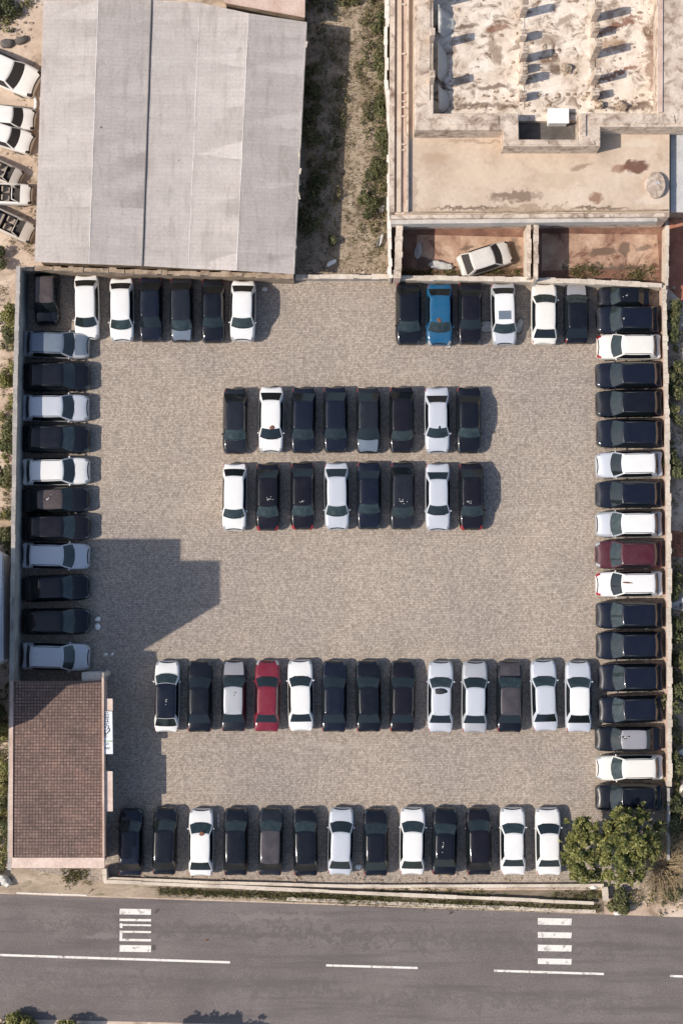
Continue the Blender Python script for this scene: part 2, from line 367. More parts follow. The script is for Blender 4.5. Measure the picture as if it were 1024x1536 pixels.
# corrugated metal sheet of the warehouse
def corrugated(name, tint):
    k = NT(name)
    pos = k.coord('world')
    v = k.mapped(pos, (1, 1, 1), (0, 0, R(1.6)))
    wv = k.n('ShaderNodeTexWave', wave_type='BANDS', bands_direction='Y')
    wv.inputs['Scale'].default_value = 1.15
    wv.inputs['Distortion'].default_value = 0.15
    k.l(v, wv.inputs['Vector'])
    f = k.noise(k.mapped(pos, (0.5, 1.2, 1)), 0.7, 6, 0.65, 0.3)
    c = k.ramp(f, [(0.28, (0.72 * tint, 0.66 * tint, 0.615 * tint)), (0.5, (0.78 * tint, 0.72 * tint, 0.675 * tint)), (0.75, (0.83 * tint, 0.775 * tint, 0.73 * tint))])
    c = k.mix(c, k.ramp(wv.outputs['Fac'], [(0.1, 0.92), (0.6, 1.03)]), 0.35, 'MULTIPLY')
    wx = k.n('ShaderNodeTexWave', wave_type='BANDS', bands_direction='X')
    wx.inputs['Scale'].default_value = 0.33
    wx.inputs['Distortion'].default_value = 0.4
    k.l(v, wx.inputs['Vector'])
    c = k.mix(c, k.ramp(wx.outputs['Fac'], [(0.0, 0.92), (0.05, 1.0), (1.0, 1.01)]), 0.5, 'MULTIPLY')
    g = k.noise(pos, 6.0, 4, 0.75)
    c = k.mix(c, k.ramp(g, [(0.3, 0.75), (0.5, 1.0), (0.75, 1.2)]), 0.55, 'MULTIPLY')
    stn = k.noise(k.mapped(pos, (1.5, .35, 1)), 0.9, 6, 0.7, 0.6)
    c = k.mix(c, (0.44, 0.38, 0.33), k.ramp(stn, [(0.52, 0.0), (0.76, 0.6)]))
    sp = k.noise(pos, 1.9, 3, 0.55)
    c = k.mix(c, (0.18, 0.15, 0.13), k.ramp(sp, [(0.735, 0.0), (0.80, 0.75)]))
    k.base(c); k.rough(0.75); k.b.inputs['Specular IOR Level'].default_value = 0.2
    k.bump(wv.outputs['Fac'], 0.12, 0.01)
    return k.m
M['corr1'] = corrugated('corrugated_sheet', 1.0)
M['corr2'] = corrugated('corrugated_sheet_older', 0.93)  # darker copy paints weaker light on slopes turned from the sun
M['gutter'] = plain('gutter_metal', (0.07, 0.07, 0.075), 0.5)

# clay tiles of the office
k = NT('clay_tiles')
pos = k.coord('world')
br = k.n('ShaderNodeTexBrick')
br.offset = 0.0
br.inputs['Color1'].default_value = (0.150, 0.098, 0.080, 1)
br.inputs['Color2'].default_value = (0.225, 0.150, 0.122, 1)
br.inputs['Mortar'].default_value = (0.075, 0.050, 0.044, 1)
br.inputs['Scale'].default_value = 1.0
br.inputs['Brick Width'].default_value = 0.20
br.inputs['Row Height'].default_value = 0.20
br.inputs['Mortar Size'].default_value = 0.035
br.inputs['Mortar Smooth'].default_value = 0.4
k.l(pos, br.inputs['Vector'])
f = k.noise(pos, 0.5, 6, 0.65, 0.5)
c = k.mix(br.outputs['Color'], k.ramp(f, [(0.3, (0.74, 0.73, 0.76)), (0.5, (1.02, 1, 1)), (0.7, (1.40, 1.30, 1.24))]), 0.95, 'MULTIPLY')
g = k.noise(pos, 7.0, 3, 0.6)
c = k.mix(c, k.ramp(g, [(0.3, 0.6), (0.5, 1), (0.75, 1.5)]), 0.7, 'MULTIPLY')
ml = k.noise(pos, 1.3, 6, 0.7, 0.5)
c = k.mix(c, (0.085, 0.062, 0.055), k.ramp(ml, [(0.55, 0.0), (0.75, 0.6)]))
k.base(c); k.rough(0.85); k.bump(br.outputs['Fac'], -0.6, 0.04)
M['tiles'] = k.m

def leafmat(name, a, b, c3):
    k = NT(name)
    at = k.n('ShaderNodeAttribute', attribute_name='leaf_tone')
    k.base(k.ramp(at.outputs['Fac'], [(0.0, a), (0.5, b), (1.0, c3)]))
    k.rough(0.65)
    k.b.inputs['Specular IOR Level'].default_value = 0.3
    k.b.inputs['Subsurface Weight'].default_value = 0.0
    return k.m
M['leaf'] = leafmat('tree_leaf', (0.030, 0.042, 0.012), (0.135, 0.140, 0.036), (0.37, 0.34, 0.125))
M['bushleaf'] = leafmat('shrub_leaf', (0.034, 0.040, 0.016), (0.082, 0.088, 0.034), (0.20, 0.185, 0.085))
M['yellowleaf'] = leafmat('yellow_shrub_leaf', (0.06, 0.065, 0.018), (0.16, 0.155, 0.045), (0.32, 0.28, 0.12))
M['grass'] = leafmat('dry_grass_blades', (0.05, 0.05, 0.02), (0.17, 0.14, 0.07), (0.36, 0.29, 0.17))
M['weed'] = leafmat('green_weed_blades', (0.035, 0.040, 0.014), (0.10, 0.095, 0.035), (0.26, 0.22, 0.10))

# ------------------------------------------------------------------ object helpers
def tag(o, label=None, cat=None, group=None, kind=None):
    if label: o['label'] = label
    if cat: o['category'] = cat
    if group: o['group'] = group
    if kind: o['kind'] = kind
    return o

def empty(name, loc, rz=0.0):
    o = bpy.data.objects.new(name, None)
    o.empty_display_size = 0.2
    o.location = loc
    o.rotation_euler = (0, 0, rz)
    col.objects.link(o)
    return o

def obj(name, bm, mat, parent=None, smooth=False, local=False, loc=None):
    """bmesh in world coordinates (or local=True) -> one object"""
    off = None
    if parent is not None and not local:
        off = Vector(parent.location)
        if parent.parent is not None:
            off = off + Vector(parent.parent.location)
    if parent is None and loc is not None:
        off = Vector(loc)
    if off is not None:
        for v in bm.verts:
            v.co -= off
    bmesh.ops.recalc_face_normals(bm, faces=bm.faces[:])
    me = bpy.data.meshes.new(name)
    bm.to_mesh(me); bm.free()
    if smooth:
        me.polygons.foreach_set('use_smooth', [True] * len(me.polygons))
    if mat is not None:
        me.materials.append(mat)
    o = bpy.data.objects.new(name, me)
    if parent is not None:
        o.parent = parent
    elif loc is not None:
        o.location = loc
    col.objects.link(o)
    return o

def new():
    return bmesh.new()

def poly_prism(bm, pts, ztop, zbot):
    """pts: xy points (world) -> vertical prism"""
    top = [bm.verts.new((p[0], p[1], ztop if not isinstance(ztop, (list, tuple)) else ztop[i])) for i, p in enumerate(pts)]
    bot = [bm.verts.new((p[0], p[1], zbot)) for p in pts]
    n = len(pts)
    bm.faces.new(top)
    bm.faces.new(list(reversed(bot)))
    for i in range(n):
        j = (i + 1) % n
        bm.faces.new((top[i], bot[i], bot[j], top[j]))

def prism(bm, pxpts, ztop, zbot):
    zr = ztop if not isinstance(ztop, (list, tuple)) else None
    pts = [P(a, b, zr if zr is not None else ztop[i]) for i, (a, b) in enumerate(pxpts)]
    poly_prism(bm, pts, ztop, zbot)

def sheet(name, pxpts, z, mat, kind='structure', jag=0.0):
    bm = new()
    pts = [P(a, b, z) for a, b in pxpts]
    bm.faces.new([bm.verts.new(p) for p in pts])
    bmesh.ops.triangulate(bm, faces=bm.faces[:])
    o = obj(name, bm, mat)
    tag(o, kind=kind)
    return o

def box(bm, c, s, rz=0.0, bev=0.0, tilt=(0, 0)):
    m = Matrix.Translation(c) @ Matrix.Rotation(rz, 4, 'Z') @ Matrix.Rotation(tilt[0], 4, 'X') @ Matrix.Rotation(tilt[1], 4, 'Y') @ Matrix.Diagonal((s[0], s[1], s[2], 1))
    r = bmesh.ops.create_cube(bm, size=1.0, matrix=m)
    if bev:
        es = list({e for v in r['verts'] for e in v.link_edges})
        bmesh.ops.bevel(bm, geom=es, offset=bev, segments=2, affect='EDGES', profile=0.5)

def tube(bm, a, b, ra, rb, seg=7):
    a, b = Vector(a), Vector(b)
    d = b - a
    q = d.to_track_quat('Z', 'Y').to_matrix().to_4x4()
    m = Matrix.Translation((a + b) / 2) @ q
    bmesh.ops.create_cone(bm, cap_ends=True, segments=seg, radius1=ra, radius2=rb, depth=d.length, matrix=m)

def rock_bm(bm, c, s, rnd, sub=2, amt=0.25):
    r = bmesh.ops.create_icosphere(bm, subdivisions=sub, radius=1.0)
    ph = rnd.uniform(0, 100)
    for v in r['verts']:
        n = mnoise.noise(v.co * 1.3 + Vector((ph, ph, ph)))
        k = 1 + amt * n * 2
        v.co = Vector((v.co.x * s[0] * k, v.co.y * s[1] * k, v.co.z * s[2] * k)) + Vector(c)

def leaf_mesh(name, mat, parent, blobs, n, size, rnd, up=0.6, droop=False, aspect=0.55):
    """crown of many small leaves; blobs: (centre, radii) in parent-local coordinates"""
    V, F, T = [], [], []
    wts = [b[1][0] * b[1][1] * b[1][2] for b in blobs]
    tones = [rnd.uniform(0.22, 0.66) for _ in blobs]
    for i in range(n):
        bi = rnd.choices(range(len(blobs)), wts)[0]
        c, r = blobs[bi]
        d = Vector((rnd.gauss(0, 1), rnd.gauss(0, 1), rnd.gauss(0, 1) + 0.25)).normalized()
        rr = rnd.uniform(0.30, 1.0) ** 0.5
        if rnd.random() < 0.10: rr *= rnd.uniform(1.0, 1.22)
        p = Vector(c) + Vector((d.x * r[0], d.y * r[1], d.z * r[2])) * rr
        if p.z < 0.03: p.z = 0.03 + rnd.random() * 0.1
        nrm = (d * 0.5 + Vector((rnd.gauss(0, 0.6), rnd.gauss(0, 0.6), up + rnd.gauss(0, 0.5)))).normalized()
        t = nrm.cross(Vector((rnd.gauss(0, 1), rnd.gauss(0, 1), rnd.gauss(0, 1)))).normalized()
        b = nrm.cross(t)
        s = size * rnd.uniform(0.55, 1.35)
        i0 = len(V)
        V += [p - t * s, p + b * s * aspect, p + t * s, p - b * s * aspect]
        F.append((i0, i0 + 1, i0 + 2, i0 + 3))
        T.append(min(1, max(0, tones[bi] + rnd.gauss(0, 0.17))))
    me = bpy.data.meshes.new(name)
    me.from_pydata([tuple(v) for v in V], [], F)
    me.materials.append(mat)
    at = me.attributes.new('leaf_tone', 'FLOAT', 'FACE')
    at.data.foreach_set('value', T)
    o = bpy.data.objects.new(name, me)
    o.parent = parent
    col.objects.link(o)
    return o

def blade_field(name, mat, spots, rnd, hmin, hmax, wid):
    """grass: spots = list of (x,y,z) roots"""
    V, F, T = [], [], []
    for (x, y, z) in spots:
        tone = rnd.uniform(0.1, 0.9)
        for _ in range(rnd.randint(3, 6)):
            a = rnd.uniform(0, 2 * PI)
            h = rnd.uniform(hmin, hmax)
            lean = rnd.uniform(0.2, 0.9) * h
            dx, dy = math.cos(a), math.sin(a)
            px, py = x + rnd.gauss(0, 0.07), y + rnd.gauss(0, 0.07)
            w = wid * rnd.uniform(0.6, 1.4)
            i0 = len(V)
            V += [(px - dy * w, py + dx * w, z), (px + dy * w, py - dx * w, z), (px + dx * lean, py + dy * lean, z + h)]
            F.append((i0, i0 + 1, i0 + 2))
            T.append(min(1, max(0, tone + rnd.gauss(0, 0.15))))
    me = bpy.data.meshes.new(name)
    me.from_pydata(V, [], F)
    me.materials.append(mat)
    at = me.attributes.new('leaf_tone', 'FLOAT', 'FACE')
    at.data.foreach_set('value', T)
    o = bpy.data.objects.new(name, me)
    col.objects.link(o)
    return tag(o, kind='stuff')
# ------------------------------------------------------------------ cars
LREF, WREF = 4.30, 1.75

def stations(kind):
    tail = {'hatch': [(-2.15, .52, .78, .40), (-2.12, .66, .88, .30), (-2.02, .775, .93, .22), (-1.85, .835, .965, .18)],
            'mini': [(-2.15, .56, .80, .40), (-2.12, .69, .90, .30), (-2.03, .79, .95, .22), (-1.85, .84, .975, .18)],
            'suv':   [(-2.15, .62, .86, .42), (-2.12, .74, .96, .32), (-2.04, .82, 1.01, .24), (-1.85, .855, 1.03, .20)],
            'sedan': [(-2.15, .56, .84, .40), (-2.12, .69, .90, .30), (-2.03, .79, .95, .22), (-1.85, .84, .985, .18)]}[kind]
    belt = 1.02 if kind == 'suv' else .965
    mid = [(-1.40, .87, belt + .01, .17), (-.60, .875, belt + .005, .17), (.20, .875, belt, .17), (.90, .872, belt - .01, .17), (1.30, .865, belt - .03, .17)]
    nose = [(1.60, .855, belt - .065, .17), (1.85, .815, belt - .125, .18), (1.97, .765, belt - .17, .20), (2.05, .70, belt - .22, .24), (2.12, .61, belt - .28, .28), (2.15, .48, belt - .34, .36)]
    return tail + mid + nose

PROF = [(0.0, 0.0), (.80, 0.0), (.97, .12), (1.0, .34), (1.0, .60), (.975, .82), (.915, .955), (.78, 1.005), (.42, 1.045), (0.0, 1.06)]

def ring(x, wf, zt, zb):
    pts = [(x, y * wf, zb + f * (zt - zb)) for (y, f) in PROF]
    # the nose and tail are bowed in plan: the middle stands further out than the corners
    out = []
    for (px, py, pz) in pts + [(a, -b, c) for (a, b, c) in reversed(pts[1:-1])]:
        bow = 0.0
        if abs(x) > 1.5:
            bow = -0.21 * (abs(py) / .87) ** 2 * (abs(x) - 1.5) / .65
        out.append((px + math.copysign(bow, x) * 1.0 if abs(x) > 1.5 else px, py, pz))
    return out

GH = {  # base front, top front, top rear, base rear, base z, roof z, base half width, roof half width
    'hatch': (1.43, .68, -1.25, -1.93, .925, 1.45, .845, .655),
    'mini':  (1.50, .84, -1.36, -1.95, .950, 1.52, .845, .665),
    'suv':   (1.36, .62, -1.64, -2.00, .985, 1.60, .845, .665),
    'sedan': (1.30, .60, -1.15, -1.78, .930, 1.41, .835, .635)}

def gh_outline(xf, xr, w, bow, rbow):
    """half outline, front centre to rear centre on the left; then mirrored; returns pts + tag per segment"""
    fr = [0, .3, .62, .93, .98]
    pts, segs = [], []
    for f in fr:
        pts.append((xf - bow * f * f, w * f))
    segs += ['ws'] * 3 + ['pil']
    pts[-1] = (xf - bow * 1.0, w * .985)
    L = xf - bow - xr - rbow
    x0 = xf - bow
    for s, wy, tg in ((.05, 1.0, 'pil'), (.25, 1.015, 'sw1'), (.44, 1.02, 'sw1'), (.475, 1.02, 'sw2'), (.68, 1.015, 'sw2'), (.88, .99, 'sw2'), (.965, .965, 'pil')):
        pts.append((x0 - L * s, w * wy)); segs.append(tg)
    x1 = xr + rbow
    pts.append((x1 - .015, w * .95)); segs.append('pil')
    for f in (.90, .55, .27, 0):
        pts.append((xr + rbow * f * f, w * f)); segs.append('rw' if f < .90 else 'pil')
    full = pts + [(a, -b) for (a, b) in reversed(pts[1:-1])]
    fs = segs + [s + '_r' if s.startswith('sw') else s for s in reversed(segs)]
    return full, fs

def car_meshes(kind, wreck=False, roofless=False):
    """dict of part name -> list of (mesh, slot key)"""
    bms = {}
    def fc(key, pts):
        bm = bms.setdefault(key, bmesh.new())
        bm.faces.new([bm.verts.new(p) for p in pts])
    S = stations(kind)
    rings = [ring(*s) for s in S]
    n = len(rings[0])
    for i in range(len(S) - 1):
        xa, xb = S[i][0], S[i + 1][0]
        for j in range(n):
            jj = (j + 1) % n
            a = j if j < 9 else n - 1 - j          # profile segment index 0..8
            side = 'l' if j < 9 else 'r'
            key = 'body'
            if xa >= 1.30 and xb <= 2.055 and a >= 7: key = 'hood'
            if xa >= 2.05 - 1e-6 and a >= 7 and xb < 2.125: key = 'grille'
            if xa >= 1.85 - 1e-6 and xb <= 2.13 and a in (5, 6): key = 'headlight_' + side
            if xa >= 1.97 - 1e-6 and xb <= 2.13 and a == 4: key = 'headlight_' + side
            if xb <= -2.03 + 1e-6 and a in (4, 5): key = 'taillight_' + side
            if -2.03 - 1e-6 <= xa and xb <= -1.85 + 1e-6 and a == 5: key = 'taillight_' + side
            if wreck and roofless and xa >= -1.41 and xb <= 1.31 and a >= 7: continue
            fc(key, (rings[i][j], rings[i + 1][j], rings[i + 1][jj], rings[i][jj]))
    fc('body', rings[0]); fc('body', list(reversed(rings[-1])))
    if roofless:
        # open tub with two seats and a bench
        ys = .66
        x0, x1 = -1.40, 1.30
        zt = .95
        for pts in (((x0, -ys, .38), (x1, -ys, .38), (x1, ys, .38), (x0, ys, .38)),
                    ((x0, -ys, zt), (x0, ys, zt), (x0, ys, .38), (x0, -ys, .38)),
                    ((x1, -ys, zt), (x1, ys, zt), (x1, ys, .38), (x1, -ys, .38)),
                    ((x0, ys, zt), (x1, ys, zt), (x1, ys, .38), (x0, ys, .38)),
                    ((x0, -ys, zt), (x1, -ys, zt), (x1, -ys, .38), (x0, -ys, .38))):
            fc('cabin', pts)
        for nm, (cx, cy, sx, sy) in (('seat', (.15, .34, .5, .46)), ('seat2', (.15, -.34, .5, .46)), ('bench', (-.85, 0, .5, 1.15))):
            b = bms.setdefault(nm, bmesh.new())
            box(b, (cx, cy, .60), (sx, sy, .18), bev=.05)
            box(b, (cx - .27, cy, .82), (.14, sy * .95, .46), bev=.05, tilt=(0, -.15))
        b = bms.setdefault('windscreen_frame', bmesh.new())
        for sy in (-1, 1):
            tube(b, (1.25, sy * .70, .93), (.72, sy * .58, 1.36), .045, .04)
        tube(b, (.72, -.58, 1.36), (.72, .58, 1.36), .045, .045)
    else:
        xf, tf, tr, xr, zb, zt, wb, wt = GH[kind]
        lo, tags = gh_outline(xf, xr, wb, .22, .09)
        hi, _ = gh_outline(tf, tr, wt, .09, .05)
        m = len(lo)
        vs = [0, .085, .35, .65, .965, 1.0]
        rows = []
        for v in vs:
            f = v + .10 * math.sin(PI * v) * -1 * (1 - v) * 1.2
            rows.append([(lo[q][0] + (hi[q][0] - lo[q][0]) * v, lo[q][1] + (hi[q][1] - lo[q][1]) * f, zb + (zt - zb) * v) for q in range(m)])
        for r in range(len(rows) - 1):
            glass = 1 <= r <= 3
            for q in range(m):
                q2 = (q + 1) % m
                key = 'body'
                if glass and tags[q] != 'pil':
                    key = {'ws': 'windscreen', 'rw': 'rear_window', 'sw1': 'side_window_a', 'sw2': 'side_window_b', 'sw1_r': 'side_window_c', 'sw2_r': 'side_window_d'}[tags[q]]
                    if wreck:
                        key = 'cabin' if key != 'rear_window' else 'cabin'
                fc(key, (rows[r][q], rows[r][q2], rows[r + 1][q2], rows[r + 1][q]))
        cx = (tf + tr) / 2
        prev = rows[-1]
        for sc, dz in ((.955, .028), (.86, .045), (.6, .062), (.3, .070)):
            cur = [(cx + (a[0] - cx) * (1 - (1 - sc) * .55), a[1] * sc, zt + dz) for a in rows[-1]]
            if sc < .5:
                cur = [(cx + (a[0] - cx) * .5, a[1] * sc, zt + dz) for a in rows[-1]]
            for q in range(m):
                q2 = (q + 1) % m
                fc('roof', (prev[q], prev[q2], cur[q2], cur[q]))
            prev = cur
        fc('roof', list(reversed(prev)))
        if kind == 'suv' and not wreck:
            for sy, nm in ((1, 'roof_rail_l'), (-1, 'roof_rail_r')):
                b = bms.setdefault(nm, bmesh.new())
                tube(b, (tr + .22, sy * .615, zt + .045), (tf - .22, sy * .615, zt + .045), .022, .022, 6)
                for xx in (tr + .22, tf - .22):
                    tube(b, (xx, sy * .615, zt + .0), (xx, sy * .615, zt + .05), .02, .02, 5)
    if not wreck:
        for sy, nm in ((1, 'mirror_l'), (-1, 'mirror_r')):
            b = bms.setdefault(nm, bmesh.new())
            box(b, (.92, sy * .895, 1.0), (.09, .12, .09), bev=.035)
            box(b, (.88, sy * .83, .965), (.06, .14, .05), bev=.015)
        for sx, nm in ((2.155, 'number_plate_f'), (-2.155, 'number_plate_b')):
            b = bms.setdefault(nm, bmesh.new())
            box(b, (sx, 0, .52), (.02, .46, .11), bev=.005)
        b = bms.setdefault('wiper', bmesh.new())
        for y0, y1 in ((.45, .02), (-.08, -.5)):
            xf = GH[kind][0]
            tube(b, (xf - .10, y0, GH[kind][4] + .085), (xf - .15, y1, GH[kind][4] + .125), .012, .010, 5)
    for qi, (wx, sy) in enumerate(((1.32, 1), (1.32, -1), (-1.30, 1), (-1.30, -1))):
        b = bms.setdefault('wheel%d' % qi, bmesh.new())
        mt = Matrix.Translation((wx, sy * .775, .315)) @ Matrix.Rotation(PI / 2, 4, 'X')
        r = bmesh.ops.create_cone(b, cap_ends=True, segments=20, radius1=.315, radius2=.315, depth=.21, matrix=mt)
        bmesh.ops.bevel(b, geom=[e for e in b.edges if len(e.link_faces) == 2 and any(len(f.verts) > 4 for f in e.link_faces)], offset=.035, segments=2, affect='EDGES')
        b = bms.setdefault('rim%d' % qi, bmesh.new())
        mt = Matrix.Translation((wx, sy * .884, .315)) @ Matrix.Rotation(PI / 2, 4, 'X')
        bmesh.ops.create_cone(b, cap_ends=True, segments=14, radius1=.20, radius2=.20, depth=.012, matrix=mt)
    out = {}
    SMOOTH = ('body', 'hood', 'roof', 'windscreen', 'rear_window', 'side', 'head', 'tail', 'grille', 'cabin')
    for key, bm in bms.items():
        bmesh.ops.remove_doubles(bm, verts=bm.verts[:], dist=0.0006)
        bmesh.ops.recalc_face_normals(bm, faces=bm.faces[:])
        me = bpy.data.meshes.new(key)
        bm.to_mesh(me); bm.free()
        if key.startswith(SMOOTH):
            me.polygons.foreach_set('use_smooth', [True] * len(me.polygons))
        me.materials.append(None)
        out[key] = me
    return out

# open panels need normals that face outward: the recalculation above treats each part on its own,
# so flip any part whose faces on average look towards the inside of the car
def fix_out(meshes):
    for key, me in meshes.items():
        if key in ('cabin',) or key.startswith(('wheel', 'rim', 'mirror', 'seat', 'bench', 'wiper', 'number', 'roof_rail', 'windscreen_frame')):
            continue
        s = 0.0
        for p in me.polygons:
            c = p.center - Vector((0, 0, .55))
            c.x *= .45
            s += p.normal.dot(c) * p.area
        if s < 0:
            me.flip_normals()
    return meshes

CARM = {k: fix_out(car_meshes(k)) for k in ('hatch', 'suv', 'sedan', 'mini')}
PARTN = lambda k: k if k in ('windscreen', 'rear_window') else {'side': 'side_window', 'head': 'headlight', 'tail': 'taillight'}.get(k.split('_')[0]) or (
    'mirror' if k.startswith('mirror') else 'number_plate' if k.startswith('number') else 'wheel' if k.startswith('wheel') else 'rim' if k.startswith('rim') else
    'roof_rail' if k.startswith('roof_rail') else 'rear_bench' if k == 'bench' else 'seat' if k.startswith('seat') else k)

def car_root(meshes, mats, name='parked_car'):
    root = empty(name, (0, 0, 0))
    wheels = {}
    for key, me in meshes.items():
        o = bpy.data.objects.new(PARTN(key), me)
        col.objects.link(o)
        if key.startswith('rim'):
            o.parent = wheels[key[-1]]
        else:
            o.parent = root
        if key.startswith('wheel'):
            wheels[key[-1]] = o
        o['slot_key'] = key
    return root

def matkey(key):
    if key.startswith(('windscreen_frame',)): return 'paint'
    if key == 'windscreen': return 'glass'
    if key == 'rear_window' or key.startswith('side_window'): return 'sideglass'
    if key.startswith('wheel'): return 'tyre'
    if key.startswith('rim'): return 'rim'
    if key.startswith('headlight'): return 'headlight'
    if key.startswith('taillight'): return 'taillight'
    if key in ('grille', 'wiper'): return 'trim'
    if key.startswith('number'): return 'plate'
    if key.startswith('roof_rail'): return 'rail'
    if key == 'cabin': return 'cabin'
    if key in ('seat', 'seat2', 'bench'): return 'seat'
    if key == 'roof': return 'roof'
    if key == 'hood': return 'hood'
    return 'paint'

def colour(root, mats):
    def rec(o):
        for ch in o.children:
            mk = matkey(ch['slot_key'])
            m = mats.get(mk) or {'glass': M['glass'], 'tyre': M['tyre'], 'rim': M['rim'], 'headlight': M['headlight'], 'taillight': M['taillight'],
                                 'sideglass': M['sideglass'], 'trim': M['trim'], 'plate': M['plate'], 'cabin': M['darkcabin'], 'seat': M['seat']}.get(mk) or mats['paint']
            s = ch.material_slots[0]
            s.link = 'OBJECT'
            s.material = m
            rec(ch)
    rec(root)

def clean(root):
    for ch in root.children:
        if 'slot_key' in ch: del ch['slot_key']
        for g in ch.children:
            if 'slot_key' in g: del g['slot_key']

def copy_tree(o, parent=None):
    c = o.copy()
    col.objects.link(c)
    if parent is not None:
        c.parent = parent
    for ch in list(o.children):
        copy_tree(ch, c)
    return c

PROTO = {}
HEAD = {'R': 0.0, 'U': PI / 2, 'L': PI, 'D': -PI / 2}
GROUPS = {'tl': 'cars parked along the top left wall', 'tr': 'cars parked along the top right wall', 'lc': 'cars parked along the left wall',
          'rc': 'cars parked along the right wall', 'ma': 'cars in the upper middle row', 'mb': 'cars in the lower middle row',
          'tc': 'cars in the long third row', 'bd': 'cars in the bottom row'}

def place_car(grp, kind, x0, y0, x1, y1, head, paintkey, label, roof=None, hood=None, red=False, sz=1.0, rot=0.0, cat=None, sunroof=False):
    z = .55
    a, b = P(x0, y1, z), P(x1, y0, z)
    c = (a + b) / 2
    dx, dy = b.x - a.x, b.y - a.y
    if head in 'LR': ln, wd = dx, dy
    else: ln, wd = dy, dx
    if kind not in PROTO:
        PROTO[kind] = car_root(CARM[kind], {})
        root = PROTO[kind]
    else:
        root = copy_tree(PROTO[kind])
    root.location = (c.x, c.y, LOTZ)
    root.rotation_euler = (0, 0, HEAD[head] + R(rot))
    root.scale = (ln / LREF, wd / (WREF - .01), sz)
    mats = {'paint': M[paintkey], 'roof': M[roof or paintkey], 'hood': M[hood or paintkey],
            'rail': M['trim']}
    if paintkey in ('black', 'navy', 'plum', 'charcoal'):
        mats['headlight'] = M['headlight_dark']
    if red: mats['headlight'] = M['taillight']
    colour(root, mats)
    tag(root, label, cat or {'suv': 'car', 'hatch': 'car', 'sedan': 'car', 'mini': 'car'}[kind], GROUPS[grp])
    if sunroof:
        bm = bmesh.new()
        zz = GH[kind][5] + .069
        box(bm, (.20, 0, zz), (.62, .86, .012), bev=.005)
        o = obj('sunroof', bm, M['bluegrey'], root, local=True)
    return root

LOTZ = 0.02
CARS = []
def D(*a, **k): CARS.append((a, k))
# top left row, bonnets towards the lot
D('tl', 'suv', 53, 411, 91, 487, 'D', 'black', 'boxy black jeep with dusty brown roof in the dark top left wall corner', roof='brownroof', sz=1.16)
D('tl', 'hatch', 112, 416, 150, 508, 'D', 'white', 'white hatchback parked next to the boxy black jeep, shadow across its roof', rot=1.5)
D('tl', 'hatch', 165, 420, 202, 511, 'D', 'white', 'white hatchback second from the jeep, between a white and a black car', rot=1)
D('tl', 'hatch', 209, 420, 245, 513, 'D', 'navy', 'black hatchback just right of the second white hatchback in the top left row')
D('tl', 'hatch', 255, 420, 291, 512, 'D', 'charcoal', 'charcoal hatchback with pale bonnet edge, middle of three dark cars in the top left row', hood='bluegrey')
D('tl', 'sedan', 302, 422, 338, 514, 'D', 'black', 'black car just left of the white van at the end of the top left row')
D('tl', 'hatch', 346, 425, 384, 512, 'D', 'white', 'tall white car with a long shadow, right end of the top left row', sz=1.30)
# top right row
D('tr', 'hatch', 593, 426, 631, 516, 'D', 'black', 'black car parked left of the only blue car')
D('tr', 'hatch', 639, 427, 678, 516, 'D', 'blue', 'bright blue hatchback, the only blue car in the lot')
D('tr', 'sedan', 686, 427, 722, 517, 'D', 'plum', 'plum black car between the blue car and the silver car in the top right row')
D('tr', 'hatch', 736, 427, 773, 516, 'D', 'silver', 'silver white hatchback with grey sunroof patch, white sheets on both sides of it', roof='white', hood='silverwhite', sunroof=True)
D('tr', 'hatch', 796, 426, 834, 515, 'U', 'cream', 'cream white hatchback parked nose to the wall in the top right row')
D('tr', 'hatch', 845, 428, 881, 516, 'U', 'black', 'black hatchback with dusty beige bonnet and red tail lights by the right corner', hood='greyroof')
D('rc', 'sedan', 897, 431, 972, 461, 'L', 'black', 'black car in the shaded top right corner with white scraps on its rear')
D('rc', 'suv', 895, 460, 984, 501, 'L', 'navy', 'dark blue car second from the top in the right column, above a white one')
# right column, all facing the lot
RC = [(502, 540, 'suv', 'cream', 'white estate car with red bumper trim, topmost white one in the right column', dict(red=True)),
      (544, 583, 'suv', 'navy', 'dark car directly below the topmost white car of the right column', {}),
      (586, 626, 'suv', 'black', 'middle one of three dark cars between the two upper white cars at right', {}),
      (630, 672, 'suv', 'navy', 'dark car directly above the second white car of the right column', {}),
      (678, 717, 'suv', 'silverwhite', 'white estate with a dusty patch on its roof, second white car down the right column', dict(roof='white')),
      (722, 762, 'suv', 'navy', 'lone dark car between two white cars in the right column', {}),
      (767, 806, 'suv', 'silver', 'silver white estate car directly above the maroon car', dict(roof='white', hood='silverwhite')),
      (811, 853, 'suv', 'maroon', 'dark maroon car in the right column, between two white cars', {}),
      (857, 895, 'suv', 'white', 'white estate with red front corners and brown roof streak, below the maroon car', dict(red=True)),
      (902, 943, 'suv', 'navy', 'black car directly below the white one with red front corners', {}),
      (947, 989, 'suv', 'navy', 'second black car below the white one with red front corners', {}),
      (995, 1037, 'suv', 'navy', 'dark blue car level with the bonnets of the long third row, nosed slightly back', {}),
      (1043, 1084, 'suv', 'navy', 'dark blue car right beside the last silver car of the long third row', {}),
      (1089, 1127, 'sedan', 'black', 'black car with shiny grey roof and white smears in the right column', dict(roof='greyroof')),
      (1132, 1170, 'suv', 'cream', 'cream white estate car, lowest white car of the right column', {}),
      (1175, 1216, 'suv', 'black', 'black car at the bottom of the right column beside the tree', {})]
for i, (y0, y1, kd, pk, lb, kw) in enumerate(RC):
    xs = (897, 989) if i in (11, 12) else (894, 989)
    if i == 0: xs = (896, 987)
    D('rc', kd, xs[0], y0, xs[1], y1, 'L', pk, lb, **kw)
